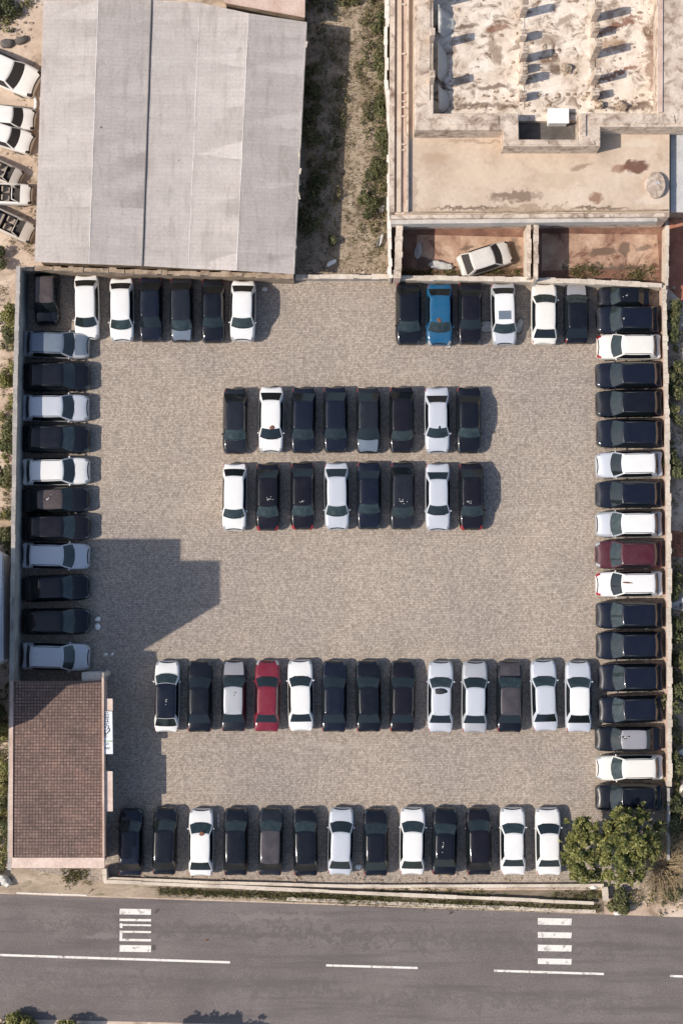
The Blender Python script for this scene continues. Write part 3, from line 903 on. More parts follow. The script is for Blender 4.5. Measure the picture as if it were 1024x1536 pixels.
# left column, all facing the lot
LC = [(498, 538, 'suv', 'silver', 'silver car with blue grey roof, topmost in the left column, touching a white one', dict(roof='bluegrey', hood='bluegrey', rot=-2)),
      (544, 587, 'suv', 'black', 'black car directly below the blue grey roofed car in the left column', {}),
      (592, 633, 'suv', 'silverwhite', 'pale silver car between two black cars high in the left column', {}),
      (638, 680, 'suv', 'black', 'black car between the pale silver and the white car in the left column', {}),
      (687, 728, 'suv', 'white', 'white estate half sunlit on its roof in the left column', {}),
      (731, 770, 'sedan', 'black', 'black car with brown roof and white splash in the left column', dict(roof='brownroof')),
      (772, 811, 'suv', 'plum', 'plum black car in the left column, just above the shaded white estate', {}),
      (814, 854, 'suv', 'silverwhite', 'white estate car just inside the big building shadow in the left column', dict(roof='silverwhite')),
      (862, 902, 'sedan', 'black', 'black car just below the shaded white estate in the left column', {}),
      (912, 952, 'suv', 'black', 'black car with two white bags lying by its nose', {}),
      (964, 1006, 'suv', 'silverwhite', 'pale silver car at the foot of the left column beside the tiled roof', {})]
for i, (y0, y1, kd, pk, lb, kw) in enumerate(LC):
    D('lc', kd, 37, y0, 134 if i else 133, y1, 'R', pk, lb, **kw)
# the two middle rows
MA = [(353, 'hatch', 'charcoal', 'charcoal car with dusty greenish bonnet at the left end of the upper middle row', dict(hood='charcoal')),
      (407, 'hatch', 'white', 'white hatchback with a brown leaf clump on its roof in the upper middle row', {}),
      (455, 'hatch', 'navy', 'dark hatchback directly right of the leaf strewn white one in the upper middle row', {}),
      (503, 'hatch', 'navy', 'dark hatchback with a pale tailgate edge, fourth in the upper middle row', {}),
      (552, 'hatch', 'charcoal', 'black hatchback with grey bonnet, fifth in the upper middle row', dict(hood='bluegrey')),
      (602, 'hatch', 'plum', 'black hatchback just left of the silver car in the upper middle row', {}),
      (655, 'sedan', 'silverwhite', 'pale silver car with a small dark leaf on its roof in the upper middle row', {}),
      (702, 'sedan', 'black', 'black car at the right end of the upper middle row', dict())]
for x, kd, pk, lb, kw in MA:
    D('ma', kd, x - 18.5, 584, x + 18.5, 679, 'D', pk, lb, **kw)
MB = [(352, 'hatch', 'white', 'white hatchback at the left end of the lower middle row', {}),
      (402, 'hatch', 'plum', 'plum black hatchback with a white splash on its roof, beside the first white car', dict(red=True)),
      (454, 'hatch', 'plum', 'black hatchback with small white splash, left of the silver one in the lower middle row', dict(red=True)),
      (505, 'hatch', 'silverwhite', 'pale silver hatchback fourth in the lower middle row, between two black cars', dict()),
      (553, 'hatch', 'navy', 'plain black hatchback directly right of the fourth silver car in the lower middle row', {}),
      (603, 'hatch', 'charcoal', 'charcoal hatchback with pale smear on its roof, left of the second silver car', {}),
      (656, 'sedan', 'silverwhite', 'pale silver car next to the last car of the lower middle row', dict()),
      (706, 'hatch', 'plum', 'black hatchback with red front corners at the right end of the lower middle row', dict(red=True))]
for x, kd, pk, lb, kw in MB:
    D('mb', kd, x - 18.5, 697, x + 18.5, 794, 'D', pk, lb, **kw)
TC = [(251, 'hatch', 'white', 'white hatchback with a black roof at the left end of the third row', dict(roof='navy')),
      (300, 'sedan', 'black', 'black car right of the black roofed white hatchback', {}),
      (351, 'sedan', 'charcoal', 'dark car with grey bonnet and pale silver roof left of the red car', dict(roof='silver', hood='greyroof')),
      (401, 'sedan', 'red', 'deep red car, the only bright red one in the lot', {}),
      (451, 'sedan', 'white', 'bright white car directly right of the red car', {}),
      (501, 'sedan', 'navy', 'dark car directly right of the bright white one in the third row', {}),
      (552, 'sedan', 'black', 'middle one of three dark cars in the third row', {}),
      (603, 'sedan', 'plum', 'plum black car just left of the silver one with a black cloth', {}),
      (660, 'sedan', 'silverwhite', 'pale silver car with a black cloth lying on its roof', dict()),
      (711, 'sedan', 'silver', 'light grey car between the black clothed silver car and a dark car', dict(roof='silverwhite')),
      (763, 'sedan', 'black', 'dark car with dusty mauve bonnet and brown roof in the third row', dict(roof='mauve', hood='mauve')),
      (815, 'sedan', 'silverwhite', 'pale silver car with a scratch on its roof, second to last in the third row', dict()),
      (866, 'sedan', 'silverwhite', 'pale silver car at the right end of the third row', dict(roof='white'))]
for x, kd, pk, lb, kw in TC:
    D('tc', kd, x - 19.2, 992, x + 19.2, 1095, 'U', pk, lb, **kw)
BD = [(197, 'hatch', 'navy', 'black hatchback at the left end of the bottom row beside the tiled office', {}),
      (248, 'hatch', 'black', 'black hatchback second from the office in the bottom row, left of a white car', {}),
      (302, 'hatch', 'white', 'white hatchback with a brown bird mess on its roof in the bottom row', {}),
      (354, 'hatch', 'black', 'black hatchback with white bottles lying at its left side', {}),
      (406, 'hatch', 'charcoal', 'dark hatchback with dusty mauve roof in the bottom row', dict(roof='mauve', hood='charcoal')),
      (458, 'hatch', 'black', 'black hatchback between the mauve roofed car and a pale silver one', {}),
      (511, 'hatch', 'silverwhite', 'pale silver hatchback in the middle of the bottom row', dict(roof='silverwhite')),
      (563, 'hatch', 'black', 'narrow black hatchback between the silver and the white car mid bottom row', {}),
      (618, 'hatch', 'white', 'white hatchback with two black cars directly on its right in the bottom row', {}),
      (666, 'hatch', 'black', 'black hatchback with a white smear on its roof in the bottom row', {}),
      (717, 'hatch', 'plum', 'black hatchback left of the pair of white cars near the tree', {}),
      (768, 'hatch', 'white', 'left one of the two white cars at the tree end of the bottom row', {}),
      (821, 'hatch', 'white', 'white hatchback right beside the green tree in the bottom row', {})]
for x, kd, pk, lb, kw in BD:
    D('bd', kd, x - 18.8, 1213, x + 18.8, 1310, 'U', pk, lb, **kw)
crnd = random.Random(11)
CAROBJ = {}
for a, k in CARS:
    grp, kd, x0, y0, x1, y1, hd = a[:7]
    jx, jy = crnd.uniform(-1, 1), crnd.uniform(-1.2, 1.2)
    k = dict(k)
    if kd == 'hatch' and crnd.random() < .4: kd = 'mini'
    elif kd == 'hatch' and grp in ('ma', 'mb', 'bd') and crnd.random() < .22: kd = 'sedan'
    k['rot'] = k.get('rot', 0) + crnd.gauss(0, .7)
    if 'sz' not in k: k['sz'] = crnd.uniform(.96, 1.04)
    if hd in 'UD':
        y0 += jy; y1 += jy
    else:
        x0 += jx; x1 += jx
    o = place_car(grp, kd, x0, y0, x1, y1, hd, a[7], a[8], **k)
    CAROBJ[a[8]] = o
for o in list(col.objects):
    if 'slot_key' in o: del o['slot_key']
# ------------------------------------------------------------------ ground
bm = new()
g = 160.0
bmesh.ops.create_grid(bm, x_segments=8, y_segments=8, size=g)
tag(obj('ground', bm, M['dirt']), kind='structure')
sheet('parking_lot', [(24, 402), (440, 418), (590, 420), (992, 430), (999, 1215), (1000, 1336), (905, 1333), (540, 1332), (150, 1322), (17, 1300), (20, 1010)], LOTZ, M['pavers'])
sheet('road', [(-400, 1328), (0, 1341), (512, 1358), (1024, 1376), (1500, 1394), (1500, 1562), (1024, 1545), (512, 1540), (0, 1528), (-400, 1520)], 0.012, M['asphalt'])
sheet('yard_strip', [(443, -80), (582, -80), (588, 416), (436, 416)], 0.006, M['yardsoil'])
sheet('verge', [(-60, 1302), (156, 1302), (156, 1322), (560, 1336), (905, 1345), (905, 1372), (512, 1356), (0, 1339), (-60, 1337)], 0.006, M['verge'])
sheet('ditch', [(210, 1330), (560, 1336), (905, 1335), (905, 1368), (700, 1360), (430, 1349)], 0.010, M['ditch'])
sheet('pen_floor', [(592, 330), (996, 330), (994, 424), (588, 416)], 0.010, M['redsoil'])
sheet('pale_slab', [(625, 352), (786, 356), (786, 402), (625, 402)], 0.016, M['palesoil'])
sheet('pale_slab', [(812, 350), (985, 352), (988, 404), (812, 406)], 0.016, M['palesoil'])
sheet('red_ground', [(1002, 300), (1090, 300), (1090, 430), (1040, 470), (1002, 432)], 0.014, M['redearth'])
sheet('red_ground', [(1004, 795), (1034, 800), (1034, 838), (1004, 834)], 0.014, M['redearth'])

# road markings
def mark(name, pts, z=0.016, lab=None):
    sheet(name, pts, z, M['roadpaint'])
def strip(x0, y0, x1, y1, hw):
    return [(x0, y0 - hw), (x1, y1 - hw), (x1, y1 + hw), (x0, y0 + hw)]
mark('centre_line', strip(-420, 1419, 345, 1443.5, 1.7))
mark('centre_line', strip(489, 1448, 626, 1452, 1.6))
mark('centre_line', strip(740, 1456, 905, 1461, 1.7))
mark('centre_line', strip(1004, 1464, 1300, 1473, 1.7))
mark('edge_line', strip(25, 1339.5, 130, 1343, 0.9))
for y0, y1 in ((1363, 1371.5), (1378, 1381.5), (1386, 1388.6), (1396, 1399), (1408, 1411.5), (1417.5, 1427.5)):
    mark('crossing_bar', [(180, y0), (227, y0 + .7), (226.5, y1 + .7), (179.5, y1)])
mark('crossing_bar', [(180, 1385), (184, 1385), (184, 1392), (180, 1392)], 0.020)
mark('crossing_bar', [(180, 1399), (184, 1399), (183.5, 1411), (179.5, 1411)], 0.020)
for y0, y1 in ((1377, 1387), (1398, 1406.5), (1417, 1426.5), (1437.5, 1446)):
    mark('crossing_bar', [(806, y0), (857, y0 + .9), (856, y1 + .9), (806, y1)])

# ------------------------------------------------------------------ walls
def wall(name, line, thick, h, mat, capmat, label, seed=1, cap_h=.08, over=.04, jag=.03, taper_end=None, seglen=.55, cat='wall'):
    """line: photo pixels of the top inner edge; thickness grows to the left of the line direction"""
    rnd = random.Random(seed)
    hs = h if isinstance(h, (list, tuple)) else [h] * len(line)
    pts = [P(a, b, hh) for (a, b), hh in zip(line, hs)]
    root = empty(name, (pts[0].x, pts[0].y, 0))
    tag(root, label, cat)
    body, cap = new(), new()
    for i in range(len(pts) - 1):
        a, b = pts[i].copy(), pts[i + 1].copy()
        a.z = b.z = 0
        d = (b - a); L = d.length; d.normalize()
        nrm = Vector((-d.y, d.x, 0)) * thick
        poly_prism(body, [a, b, b + nrm, a + nrm], [hs[i] - cap_h, hs[i + 1] - cap_h, hs[i + 1] - cap_h, hs[i] - cap_h], -.05)
        s = 0.0
        while s < L - .02:
            e = min(L, s + seglen * rnd.uniform(.6, 1.6))
            if L - e < .15: e = L
            p, q = a + d * (s + .004), a + d * (e - .004)
            o1, o2 = over + rnd.uniform(-jag, jag), over + rnd.uniform(-jag, jag)
            n1 = nrm.normalized()
            hz = hs[i] + (hs[i + 1] - hs[i]) * ((s + e) / 2 / L) + rnd.uniform(-.5, .5) * jag
            hz0 = hs[i] + (hs[i + 1] - hs[i]) * (s / L) - cap_h + .003
            hz1 = hs[i] + (hs[i + 1] - hs[i]) * (e / L) - cap_h + .003
            poly_prism(cap, [p - n1 * o1, q - n1 * o1, q + nrm + n1 * o2, p + nrm + n1 * o2], hz, min(hz0, hz1) - .006)
            s = e
    obj('wall_body', body, mat, root)
    obj('coping', cap, capmat, root)
    return root

# left wall, tall, in shade on the lot side
wall('boundary_wall', [(17, 1305), (20, 1010), (23, 760), (26, 560), (30, 399)], .20, 3.1, M['wallgrey'], M['wallgrey'],
     'tall grey wall along the whole left side of the lot', 3, jag=.02)
# top wall, left part under the warehouse
wall('boundary_wall', [(28, 404), (200, 409), (440, 417)], .22, [2.3, 2.2, 2.0], M['brickwall'], M['brickwall'],
     'low brown brick wall in front of the warehouse roof', 5, jag=.06, seglen=.4)
wall('boundary_wall', [(443, 417), (586, 417)], .20, 1.0, M['wallgrey'], M['concrete'],
     'low concrete wall closing the weedy strip beside the warehouse', 6, jag=.05)
wall('boundary_wall', [(590, 419), (790, 422), (880, 425), (992, 431)], .26, 1.5, M['concrete'], M['concrete'],
     'pale concrete wall between the top right car row and the dirt pens', 7, jag=.03)
# right wall
wall('boundary_wall', [(993, 428), (996, 560), (1000, 800), (1001, 1000), (1001, 1180)][::1], .22, 1.35, M['pinkwall'], M['concrete'],
     'rough pale stone wall along the whole right side of the lot', 8, jag=.05, seglen=.35)
wall('boundary_wall', [(1001, 1182), (1001, 1290)], .10, 1.0, M['wallgrey'], M['wallgrey'],
     'thin grey wall stub running down behind the green trees', 9, jag=.02)
# bottom edge
wall('retaining_wall', [(905, 1330), (540, 1331), (330, 1326), (156, 1319)][::-1], .13, .35, M['pinkwall'], M['concrete'],
     'low concrete kerb wall behind the bottom row of cars', 10, jag=.02, seglen=2.2)
wall('retaining_wall', [(156, 1324), (330, 1331), (540, 1341), (890, 1356)], .14, .45, M['wallgrey'], M['concrete'],
     'long low concrete wall between the road ditch and the lot', 11, jag=.025, seglen=2.4)
wall('end_wall', [(903, 1331), (905, 1352)], .30, .6, M['concrete'], M['concrete'],
     'short concrete end wall closing the ditch below the trees', 12)
wall('kerb', [(430, 1350), (700, 1361), (893, 1369)], .14, .12, M['concrete'], M['concrete'],
     'broken concrete kerb between the road and the weedy ditch', 13, jag=.025, seglen=1.6, cat='kerb')
wall('office_side_wall', [(155, 1303), (155, 1322)], .18, 1.6, M['pinkwall'], M['concrete'],
     'short pink wall at the lower right corner of the tiled office', 14)

# ------------------------------------------------------------------ warehouse
def warehouse():
    zt = [3.05, 3.40, 3.05, 3.10, 3.40, 3.05]
    top = [(65.5, 0.5), (148, 0), (228, 0), (300, 4), (373, 20), (459, 33)]
    bot = [(52, 393), (134, 396), (214, 399), (283, 403), (355, 406), (440, 411)]
    T = [P(a, b, z) for (a, b), z in zip(top, zt)]
    B = [P(a, b, z) for (a, b), z in zip(bot, zt)]
    # inner rows beyond the visible top edge keep the first three bays long
    root = empty('warehouse', (P(250, 400).x, P(250, 400).y, 0))
    tag(root, 'large warehouse with a pale corrugated metal roof in five panels', 'warehouse')
    bm = new()
    ins = lambda p, dx, dy: (p.x + dx, p.y + dy)
    poly_prism(bm, [ins(B[0], .15, .30), ins(B[5], -.15, .30), ins(T[5], -.15, -.2), ins(T[3], 0, -.2), ins(T[0], .15, -.2)], 2.93, -.05)
    obj('wall_body', bm, M['brickwall'], root)
    rnd = random.Random(4)
    for i in range(5):
        bm = new()
        a, b, c, d = B[i], B[i + 1], T[i + 1], T[i]
        eps = .015
        nx = 14
        grid = []
        for r in range(nx + 1):
            f = r / nx
            l = a.lerp(d, f); q = b.lerp(c, f)
            l = l.lerp(q, eps / 3.6); q = q.lerp(l, eps / 3.6)
            dz = .012 * math.sin(r * 1.7 + i) 
            grid.append((bm.verts.new(l + Vector((0, 0, dz))), bm.verts.new(q + Vector((0, 0, dz)))))
        for r in range(nx):
            bm.faces.new((grid[r][0], grid[r][1], grid[r + 1][1], grid[r + 1][0]))
        ret = bmesh.ops.solidify(bm, geom=bm.faces[:], thickness=.05)
        obj('roof_panel', bm, M['corr2' if i in (1, 4) else 'corr1'], root)
    bm = new()
    tube(bm, B[2] + Vector((0, -.05, .03)), T[2] + Vector((0, 0, .03)), .06, .06, 8)
    obj('gutter', bm, M['gutter'], root)
    bm = new()
    for q in (1, 3, 4):
        tube(bm, B[q] + Vector((0, 0, .005)), T[q] + Vector((0, 0, .0)), .022, .022, 6)
    obj('ridge_flashing', bm, M['corr2'], root)
    bm = new()
    tube(bm, B[5] + Vector((.03, 0, -.03)), T[5] + Vector((.03, 0, -.03)), .06, .06, 6)
    obj('eave_trim', bm, M['wallgrey'], root)
    # roof fixings and lifted scraps along the right eave
    bm = new()
    for q in range(14):
        p = B[5].lerp(T[5], rnd.uniform(.02, .98))
        box(bm, p + Vector((rnd.uniform(-.05, .12), 0, rnd.uniform(-.2, .05))), (.12, rnd.uniform(.1, .5), .05), rnd.uniform(-.3, .3))
    obj('loose_flashing', bm, M['concrete'], root)
    return root
warehouse()
# the neighbouring sheds above the warehouse, just cut by the frame
root = empty('annex_shed', (P(400, 5).x, P(400, 5).y, 0))
tag(root, 'brown roofed shed above the warehouse corner, cut off by the top edge', 'shed')
bm = new(); prism(bm, [(338, 2), (456, 22), (458, -70), (338, -70)], 2.2, -.05); obj('wall_body', bm, M['brickwall'], root)
bm = new(); prism(bm, [(336, 4), (457, 26), (459, -72), (336, -72)], 2.32, 2.202); obj('roof', bm, M['pinkwall'], root)

# ------------------------------------------------------------------ tiled office
def office():
    root = empty('office_building', (P(85, 1160).x, P(85, 1160).y, 0))
    tag(root, 'small office with a brown tiled roof in the bottom left corner', 'building')
    z = 3.2
    bm = new()
    c = [P(23, 1024, z), P(151, 1024, z), P(151, 1297, z), P(22, 1297, z)]
    poly_prism(bm, [(p.x, p.y) for p in c], 3.02, -.05)
    obj('wall_body', bm, M['pinkwall'], root)
    bm = new()
    # gently pitched roof, real stepped tile courses in one mesh
    a, b, c2, d = P(21, 1022, z), P(152.5, 1022, z), P(153.5, 1286, z), P(20, 1286, z)
    n = 46
    prev = None
    for r in range(n):
        f0, f1 = r / n, (r + 1) / n
        l0, r0, l1, r1 = a.lerp(d, f0), b.lerp(c2, f0), a.lerp(d, f1), b.lerp(c2, f1)
        v = [bm.verts.new(p) for p in (l0 + Vector((0, 0, .03)), r0 + Vector((0, 0, .03)), r1 + Vector((0, 0, .0)), l1 + Vector((0, 0, .0)))]
        bm.faces.new(v)
        lo = [bm.verts.new(p) for p in (l1, r1, r1 + Vector((0, 0, .03)), l1 + Vector((0, 0, .03)))]
        bm.faces.new(lo)
    obj('tiled_roof', bm, M['tiles'], root)
    bm = new(); poly_prism(bm, [(p.x, p.y) for p in (a, b, c2, d)], 3.17, 3.023); obj('roof_slab', bm, M['pinkwall'], root)
    bm = new(); prism(bm, [(18, 1286.5), (157, 1286.5), (157, 1302), (18, 1302)], 3.22, 2.95); obj('eave', bm, M['pinkpanel'], root)
    bm = new(); prism(bm, [(152.8, 1016), (156, 1016), (157, 1286), (154, 1286)], 3.48, 2.8); obj('verge_trim', bm, M['pinkwall'], root)
    bm = new(); prism(bm, [(15.5, 1022), (20.4, 1022), (19.4, 1286), (14.5, 1286)], 3.30, -.05); obj('side_parapet', bm, M['pinkwall'], root)
    for (y0, y1) in ((1048, 1066), (1157, 1217)):
        bm = new(); prism(bm, [(157.6, y0), (169, y0), (169.4, y1), (157.8, y1)], 3.28, 3.16); obj('canopy', bm, M['pinkpanel'], root)
    bm = new(); prism(bm, [(152.5, 1009), (155.8, 1009), (155.8, 1015.5), (152.5, 1015.5)], 3.3, -.05); obj('corner_post', bm, M['concrete'], root)
    # window below the canopies
    x = P(152, 1150, 3.2).x
    bm = new(); y = P(152, 1142, 1.5).y
    box(bm, (x + .03, y, 1.4), (.06, 1.2, 1.1)); fr = obj('window', bm, M['chrome'], root)
    bm = new(); box(bm, (x + .07, y, 1.4), (.03, 1.08, .98)); o = obj('pane', bm, M['glass'], None)
    for v in o.data.vertices: v.co -= Vector(root.location)
    o.parent = fr
    # sign board lying on the canopy line, lettering turned towards the lot
    bm = new(); prism(bm, [(153.5 + 3, 1067), (168.5, 1067), (169.5, 1131), (157, 1131)], 3.36, 3.14)
    sg = obj('sign_board', bm, M['signboard'], root)
    bm = new()
    S = 6.4
    def stroke(x0, y0, x1, y1):
        prism(bm, [(130 + x0 / S, 1000 + y0 / S), (130 + x1 / S, 1000 + y0 / S), (130 + x1 / S, 1000 + y1 / S), (130 + x0 / S, 1000 + y1 / S)], 3.372, 3.355)
    for q in ((172, 436, 208, 442), (172, 450, 186, 470), (190, 452, 214, 460), (186, 470, 214, 477),
              (168, 484, 214, 492), (172, 500, 214, 506), (168, 514, 176, 524), (196, 508, 204, 524), (168, 524, 214, 530),
              (170, 540, 178, 560), (190, 538, 216, 544), (190, 544, 196, 562), (190, 562, 216, 568),
              (168, 576, 190, 586), (206, 572, 216, 590), (200, 592, 226, 600), (216, 600, 226, 622), (206, 618, 220, 628), (186, 606, 200, 612),
              (170, 606, 180, 650), (180, 640, 196, 652), (170, 656, 190, 664), (196, 630, 210, 640), (172, 672, 200, 678),
              (190, 732, 214, 737), (190, 744, 196, 752), (204, 742, 210, 752),
              (164, 776, 226, 782), (180, 786, 204, 791), (164, 794, 172, 800), (210, 786, 216, 796)):
        stroke(*q)
    o = obj('lettering', bm, M['ink'], None)
    for v in o.data.vertices: v.co -= Vector(root.location)
    o.parent = sg
    bm = new(); prism(bm, [(156.8, 1111), (169, 1111), (169, 1112.4), (156.8, 1112.4)], 3.370, 3.355)
    o = obj('stripe', bm, M['greenline'], None)
    for v in o.data.vertices: v.co -= Vector(root.location)
    o.parent = sg
office()
rt = empty('rooftop_unit', (P(138, 1015).x, P(138, 1015).y, 0))
tag(rt, 'grey metal box at the upper right corner of the tiled office', 'box')
bm = new(); prism(bm, [(124, 1009), (152, 1008.5), (152, 1020), (124, 1021)], 2.9, 0.0); obj('casing', bm, M['greyroofsheet'], rt)
bm = new(); prism(bm, [(123, 1008.5), (152, 1008), (152, 1021), (123, 1022)], 2.96, 2.903); obj('lid', bm, M['parapetgrey'], rt)

# ------------------------------------------------------------------ neighbouring buildings on the left
root = empty('low_annex', (P(0, 910).x, P(0, 910).y, 0))
tag(root, 'low grey building edge at the left margin beside the tall wall', 'building')
b0 = P(17.5, 835, 0); b1 = P(17.5, 988, 0)
bm = new(); poly_prism(bm, [(b0.x, b0.y), (b1.x, b1.y), (b1.x - .75, b1.y - .5), (b1.x - 4, b1.y - .5), (b0.x - 4, b0.y + .5), (b0.x - .75, b0.y + .5)], 2.6, -.05)
obj('wall_body', bm, M['palewall'], root)
bm = new(); poly_prism(bm, [(b0.x - .05, b0.y + .1), (b0.x - .05, b1.y), (b1.x - .75, b1.y - .6), (b1.x - 4.1, b1.y - .6), (b0.x - 4.1, b0.y + .6), (b0.x - .75, b0.y + .6)], 2.75, 2.603)
obj('roof', bm, M['palewall'], root)
bm = new()
rr = random.Random(8)
for q in range(9):
    yy = b1.y + (b0.y - b1.y) * rr.random()
    box(bm, (b0.x - .3 - rr.random() * .25, yy, 2.80), (.08 + rr.random() * .15, .1 + rr.random() * .35, .1), rr.random())
obj('roof_debris', bm, M['tar'], root)
# tower block just outside the frame: it throws the stepped shadow on the lot
root = empty('tower_block', (P(-60, 930).x, P(-60, 930).y, 0))
tag(root, 'tall stepped building just beyond the left margin, throwing the big shadow', 'building')
X1 = P(-26, 930, 0).x
TA = math.tan(AZ)
def sh(px, py):
    """height and base y on the plane X1 whose shadow tip falls at this photo pixel"""
    p = P(px, py, 0)
    h = (p.x - X1) / (math.cos(AZ)) 
    return p.y - (p.x - X1) * TA, h
prof = [sh(272, 808), sh(272, 855), sh(331, 856), sh(331, 905), sh(216, 975), sh(236, 977), sh(236, 1002), sh(184, 1007), sh(132, 1057), sh(60, 1085)]
prof = [(prof[0][0], prof[0][1]), (prof[1][0], prof[0][1]), (prof[1][0] - .01, prof[2][1]), (prof[3][0], prof[2][1]), prof[4], (prof[5][0], prof[5][1]), prof[6], (prof[7][0], prof[7][1]), prof[8], prof[9], (prof[9][0] - .3, 2.0)]
bm = new()
x0 = X1 - 9.0
front = [bm.verts.new((X1, y, z)) for y, z in prof] 
back = [bm.verts.new((x0, y, z)) for y, z in prof]
fb = [bm.verts.new((X1, prof[-1][0], -.05)), bm.verts.new((X1, prof[0][0], -.05))]
bb = [bm.verts.new((x0, prof[-1][0], -.05)), bm.verts.new((x0, prof[0][0], -.05))]
F_ = front + fb; B_ = back + bb
bm.faces.new(F_); bm.faces.new(list(reversed(B_)))
for i in range(len(F_)):
    j = (i + 1) % len(F_)
    bm.faces.new((F_[i], F_[j], B_[j], B_[i]))
obj('wall_body', bm, M['wallgrey'], root)
for r in range(3):
    for q in range(3):
        bm = new(); y = prof[3][0] + .8 + q * 2.3; 
        if y > prof[0][0] - .8: continue
        box(bm, (X1 + .03, y, 2.5 + r * 3.2), (.05, 1.2, 1.4)); obj('window', bm, M['glass'], root)

# ------------------------------------------------------------------ stained concrete compound, top right
def compound():
    root = empty('concrete_building', (P(800, 300).x, P(800, 300).y, 0))
    tag(root, 'stained flat roofed concrete building with a big terrace in the top right corner', 'building')
    TZ = 3.0
    bm = new(); prism(bm, [(592, -160), (1004, -160), (1003, 319), (592, 322)], TZ, -.05); obj('terrace', bm, M['terrace'], root)
    # stepped front ledges
    bm = new(); prism(bm, [(586, 322.5), (1003, 319.5), (1003, 325), (586, 328)], TZ + .10, -.04); obj('front_ledge', bm, M['parapet'], root)
    bm = new(); prism(bm, [(586, 327.6), (985, 324.8), (985, 332), (586, 336)], TZ - .25, 1.8); obj('cornice', bm, M['parapetgrey'], root)
    bm = new(); prism(bm, [(606, 317.3), (1000, 314), (1000, 316), (606, 319.5)], TZ + .14, TZ - .02); obj('floor_rib', bm, M['brickwall'], root)
    # left side ledges
    for (xa, xb, zz, mt, nm) in ((584, 591, TZ + .25, 'parapet', 'side_ledge'), (594.5, 601, TZ + .18, 'terrace', 'side_ledge'), (609, 612, TZ + .30, 'parapet', 'side_ledge')):
        bm = new(); prism(bm, [(xa + 1.5, -160), (xb + 1.5, -160), (xb, 318), (xa, 318)], zz, TZ - .8 if xa < 592 else TZ - .02)
        obj(nm, bm, M[mt], root)
    bm = new(); prism(bm, [(603, -160), (608, -160), (607, 310), (602, 310)], TZ + .012, TZ - .02); obj('side_channel', bm, M['pinkwall'], root)
    bm = new()
    rnd = random.Random(2)
    y = -20
    while y < 305:
        if rnd.random() < .5:
            prism(bm, [(602.5, y), (608.5, y), (608.5, y + 2.2), (602.5, y + 2.2)], TZ + .22, TZ)
        y += rnd.uniform(8, 26)
    obj('channel_bracing', bm, M['parapet'], root)
    # upper parapet ring with the stepped out bay
    PZ = 4.75
    outer = [(622, -160), (622, 195), (754, 195), (755, 219), (900, 219), (900, 190), (1040, 190), (1040, -160)]
    inner = [(650, -160), (650, 170), (777, 170), (778, 209), (868, 209), (868, 170), (985, 170), (985, -160)]
    O = [P(a, b, PZ) for a, b in outer]; I = [P(a, b, PZ) for a, b in inner]
    bm = new()
    n = len(O)
    zb = TZ - .03
    ot = [bm.verts.new((p.x, p.y, PZ)) for p in O]; it = [bm.verts.new((p.x, p.y, PZ)) for p in I]
    ob = [bm.verts.new((p.x, p.y, zb)) for p in O]; ib = [bm.verts.new((p.x, p.y, zb)) for p in I]
    for i in range(n - 1):
        bm.faces.new((ot[i], ot[i + 1], it[i + 1], it[i]))
        bm.faces.new((ob[i], ob[i + 1], ot[i + 1], ot[i]))
        bm.faces.new((it[i], it[i + 1], ib[i + 1], ib[i]))
    for i in (0, n - 1):
        bm.faces.new((ot[i], it[i], ib[i], ob[i]))
    es = [e for e in bm.edges if all(abs(v.co.z - PZ) < 1e-6 for v in e.verts) and len(e.link_faces) == 2 and any(abs(f.normal.z) < .5 for f in e.link_faces)]
    bm.normal_update()
    bmesh.ops.bevel(bm, geom=[e for e in bm.edges if all(abs(v.co.z - PZ) < 1e-6 for v in e.verts) and any(abs(f.normal.z) < .5 for f in e.link_faces)], offset=.04, segments=1, affect='EDGES')
    obj('parapet', bm, M['parapet'], root)
    # slabs capping parts of the parapet
    for q in (((652, 174), (747, 174), (747, 186), (654, 187)), ((888, 173), (1010, 173), (1012, 185), (888, 186)),
              ((768, 212), (822, 212), (822, 216.5), (766, 216.5)), ((828, 212), (890, 212), (892, 216.5), (828, 216.5)),
              ((626, -100), (645, -100), (645, 60), (626, 60)), ((627, 64), (645, 64), (644, 150), (627, 150))):
        bm = new(); prism(bm, q, PZ + .07, PZ - .01); obj('coping_slab', bm, M['parapet'], root)
    # roof floors
    FZ = 3.40
    iw = [P(650, -160, PZ), P(650, 170, PZ), P(985, 170, PZ), P(985, -160, PZ)]
    bm = new(); poly_prism(bm, [(iw[0].x - .1, iw[0].y), (iw[1].x - .1, iw[1].y - .1), (iw[2].x + .1, iw[2].y - .1), (iw[3].x + .1, iw[3].y)], FZ, TZ - .02)
    obj('roof_floor', bm, M['stainedroof'], root)
    nw = [P(778, 170, PZ), P(778, 209, PZ), P(868, 209, PZ), P(868, 170, PZ)]
    bm = new(); poly_prism(bm, [(nw[0].x - .1, nw[0].y - .11), (nw[1].x - .1, nw[1].y - .1), (nw[2].x + .1, nw[2].y - .1), (nw[3].x + .1, nw[3].y - .11)], TZ + .012, TZ - .02)
    obj('bay_floor', bm, M['tar'], root)  # dark colour stands in for the shade inside the bay
    for xx in (781.5, 887.5):
        bm = new(); prism(bm, [(xx - 4.5, -160), (xx + 4.5, -160), (xx + 4, 164), (xx - 4, 164)], FZ + .06, FZ - .01); obj('floor_beam', bm, M['stainedroof'], root)
    bm = new(); prism(bm, [(872, 172), (878, 172), (878, 204), (872, 204)], PZ + .12, PZ - .01); obj('coping_slab', bm, M['parapet'], root)
    # column stubs with shadows across the roof
    cr = random.Random(5)
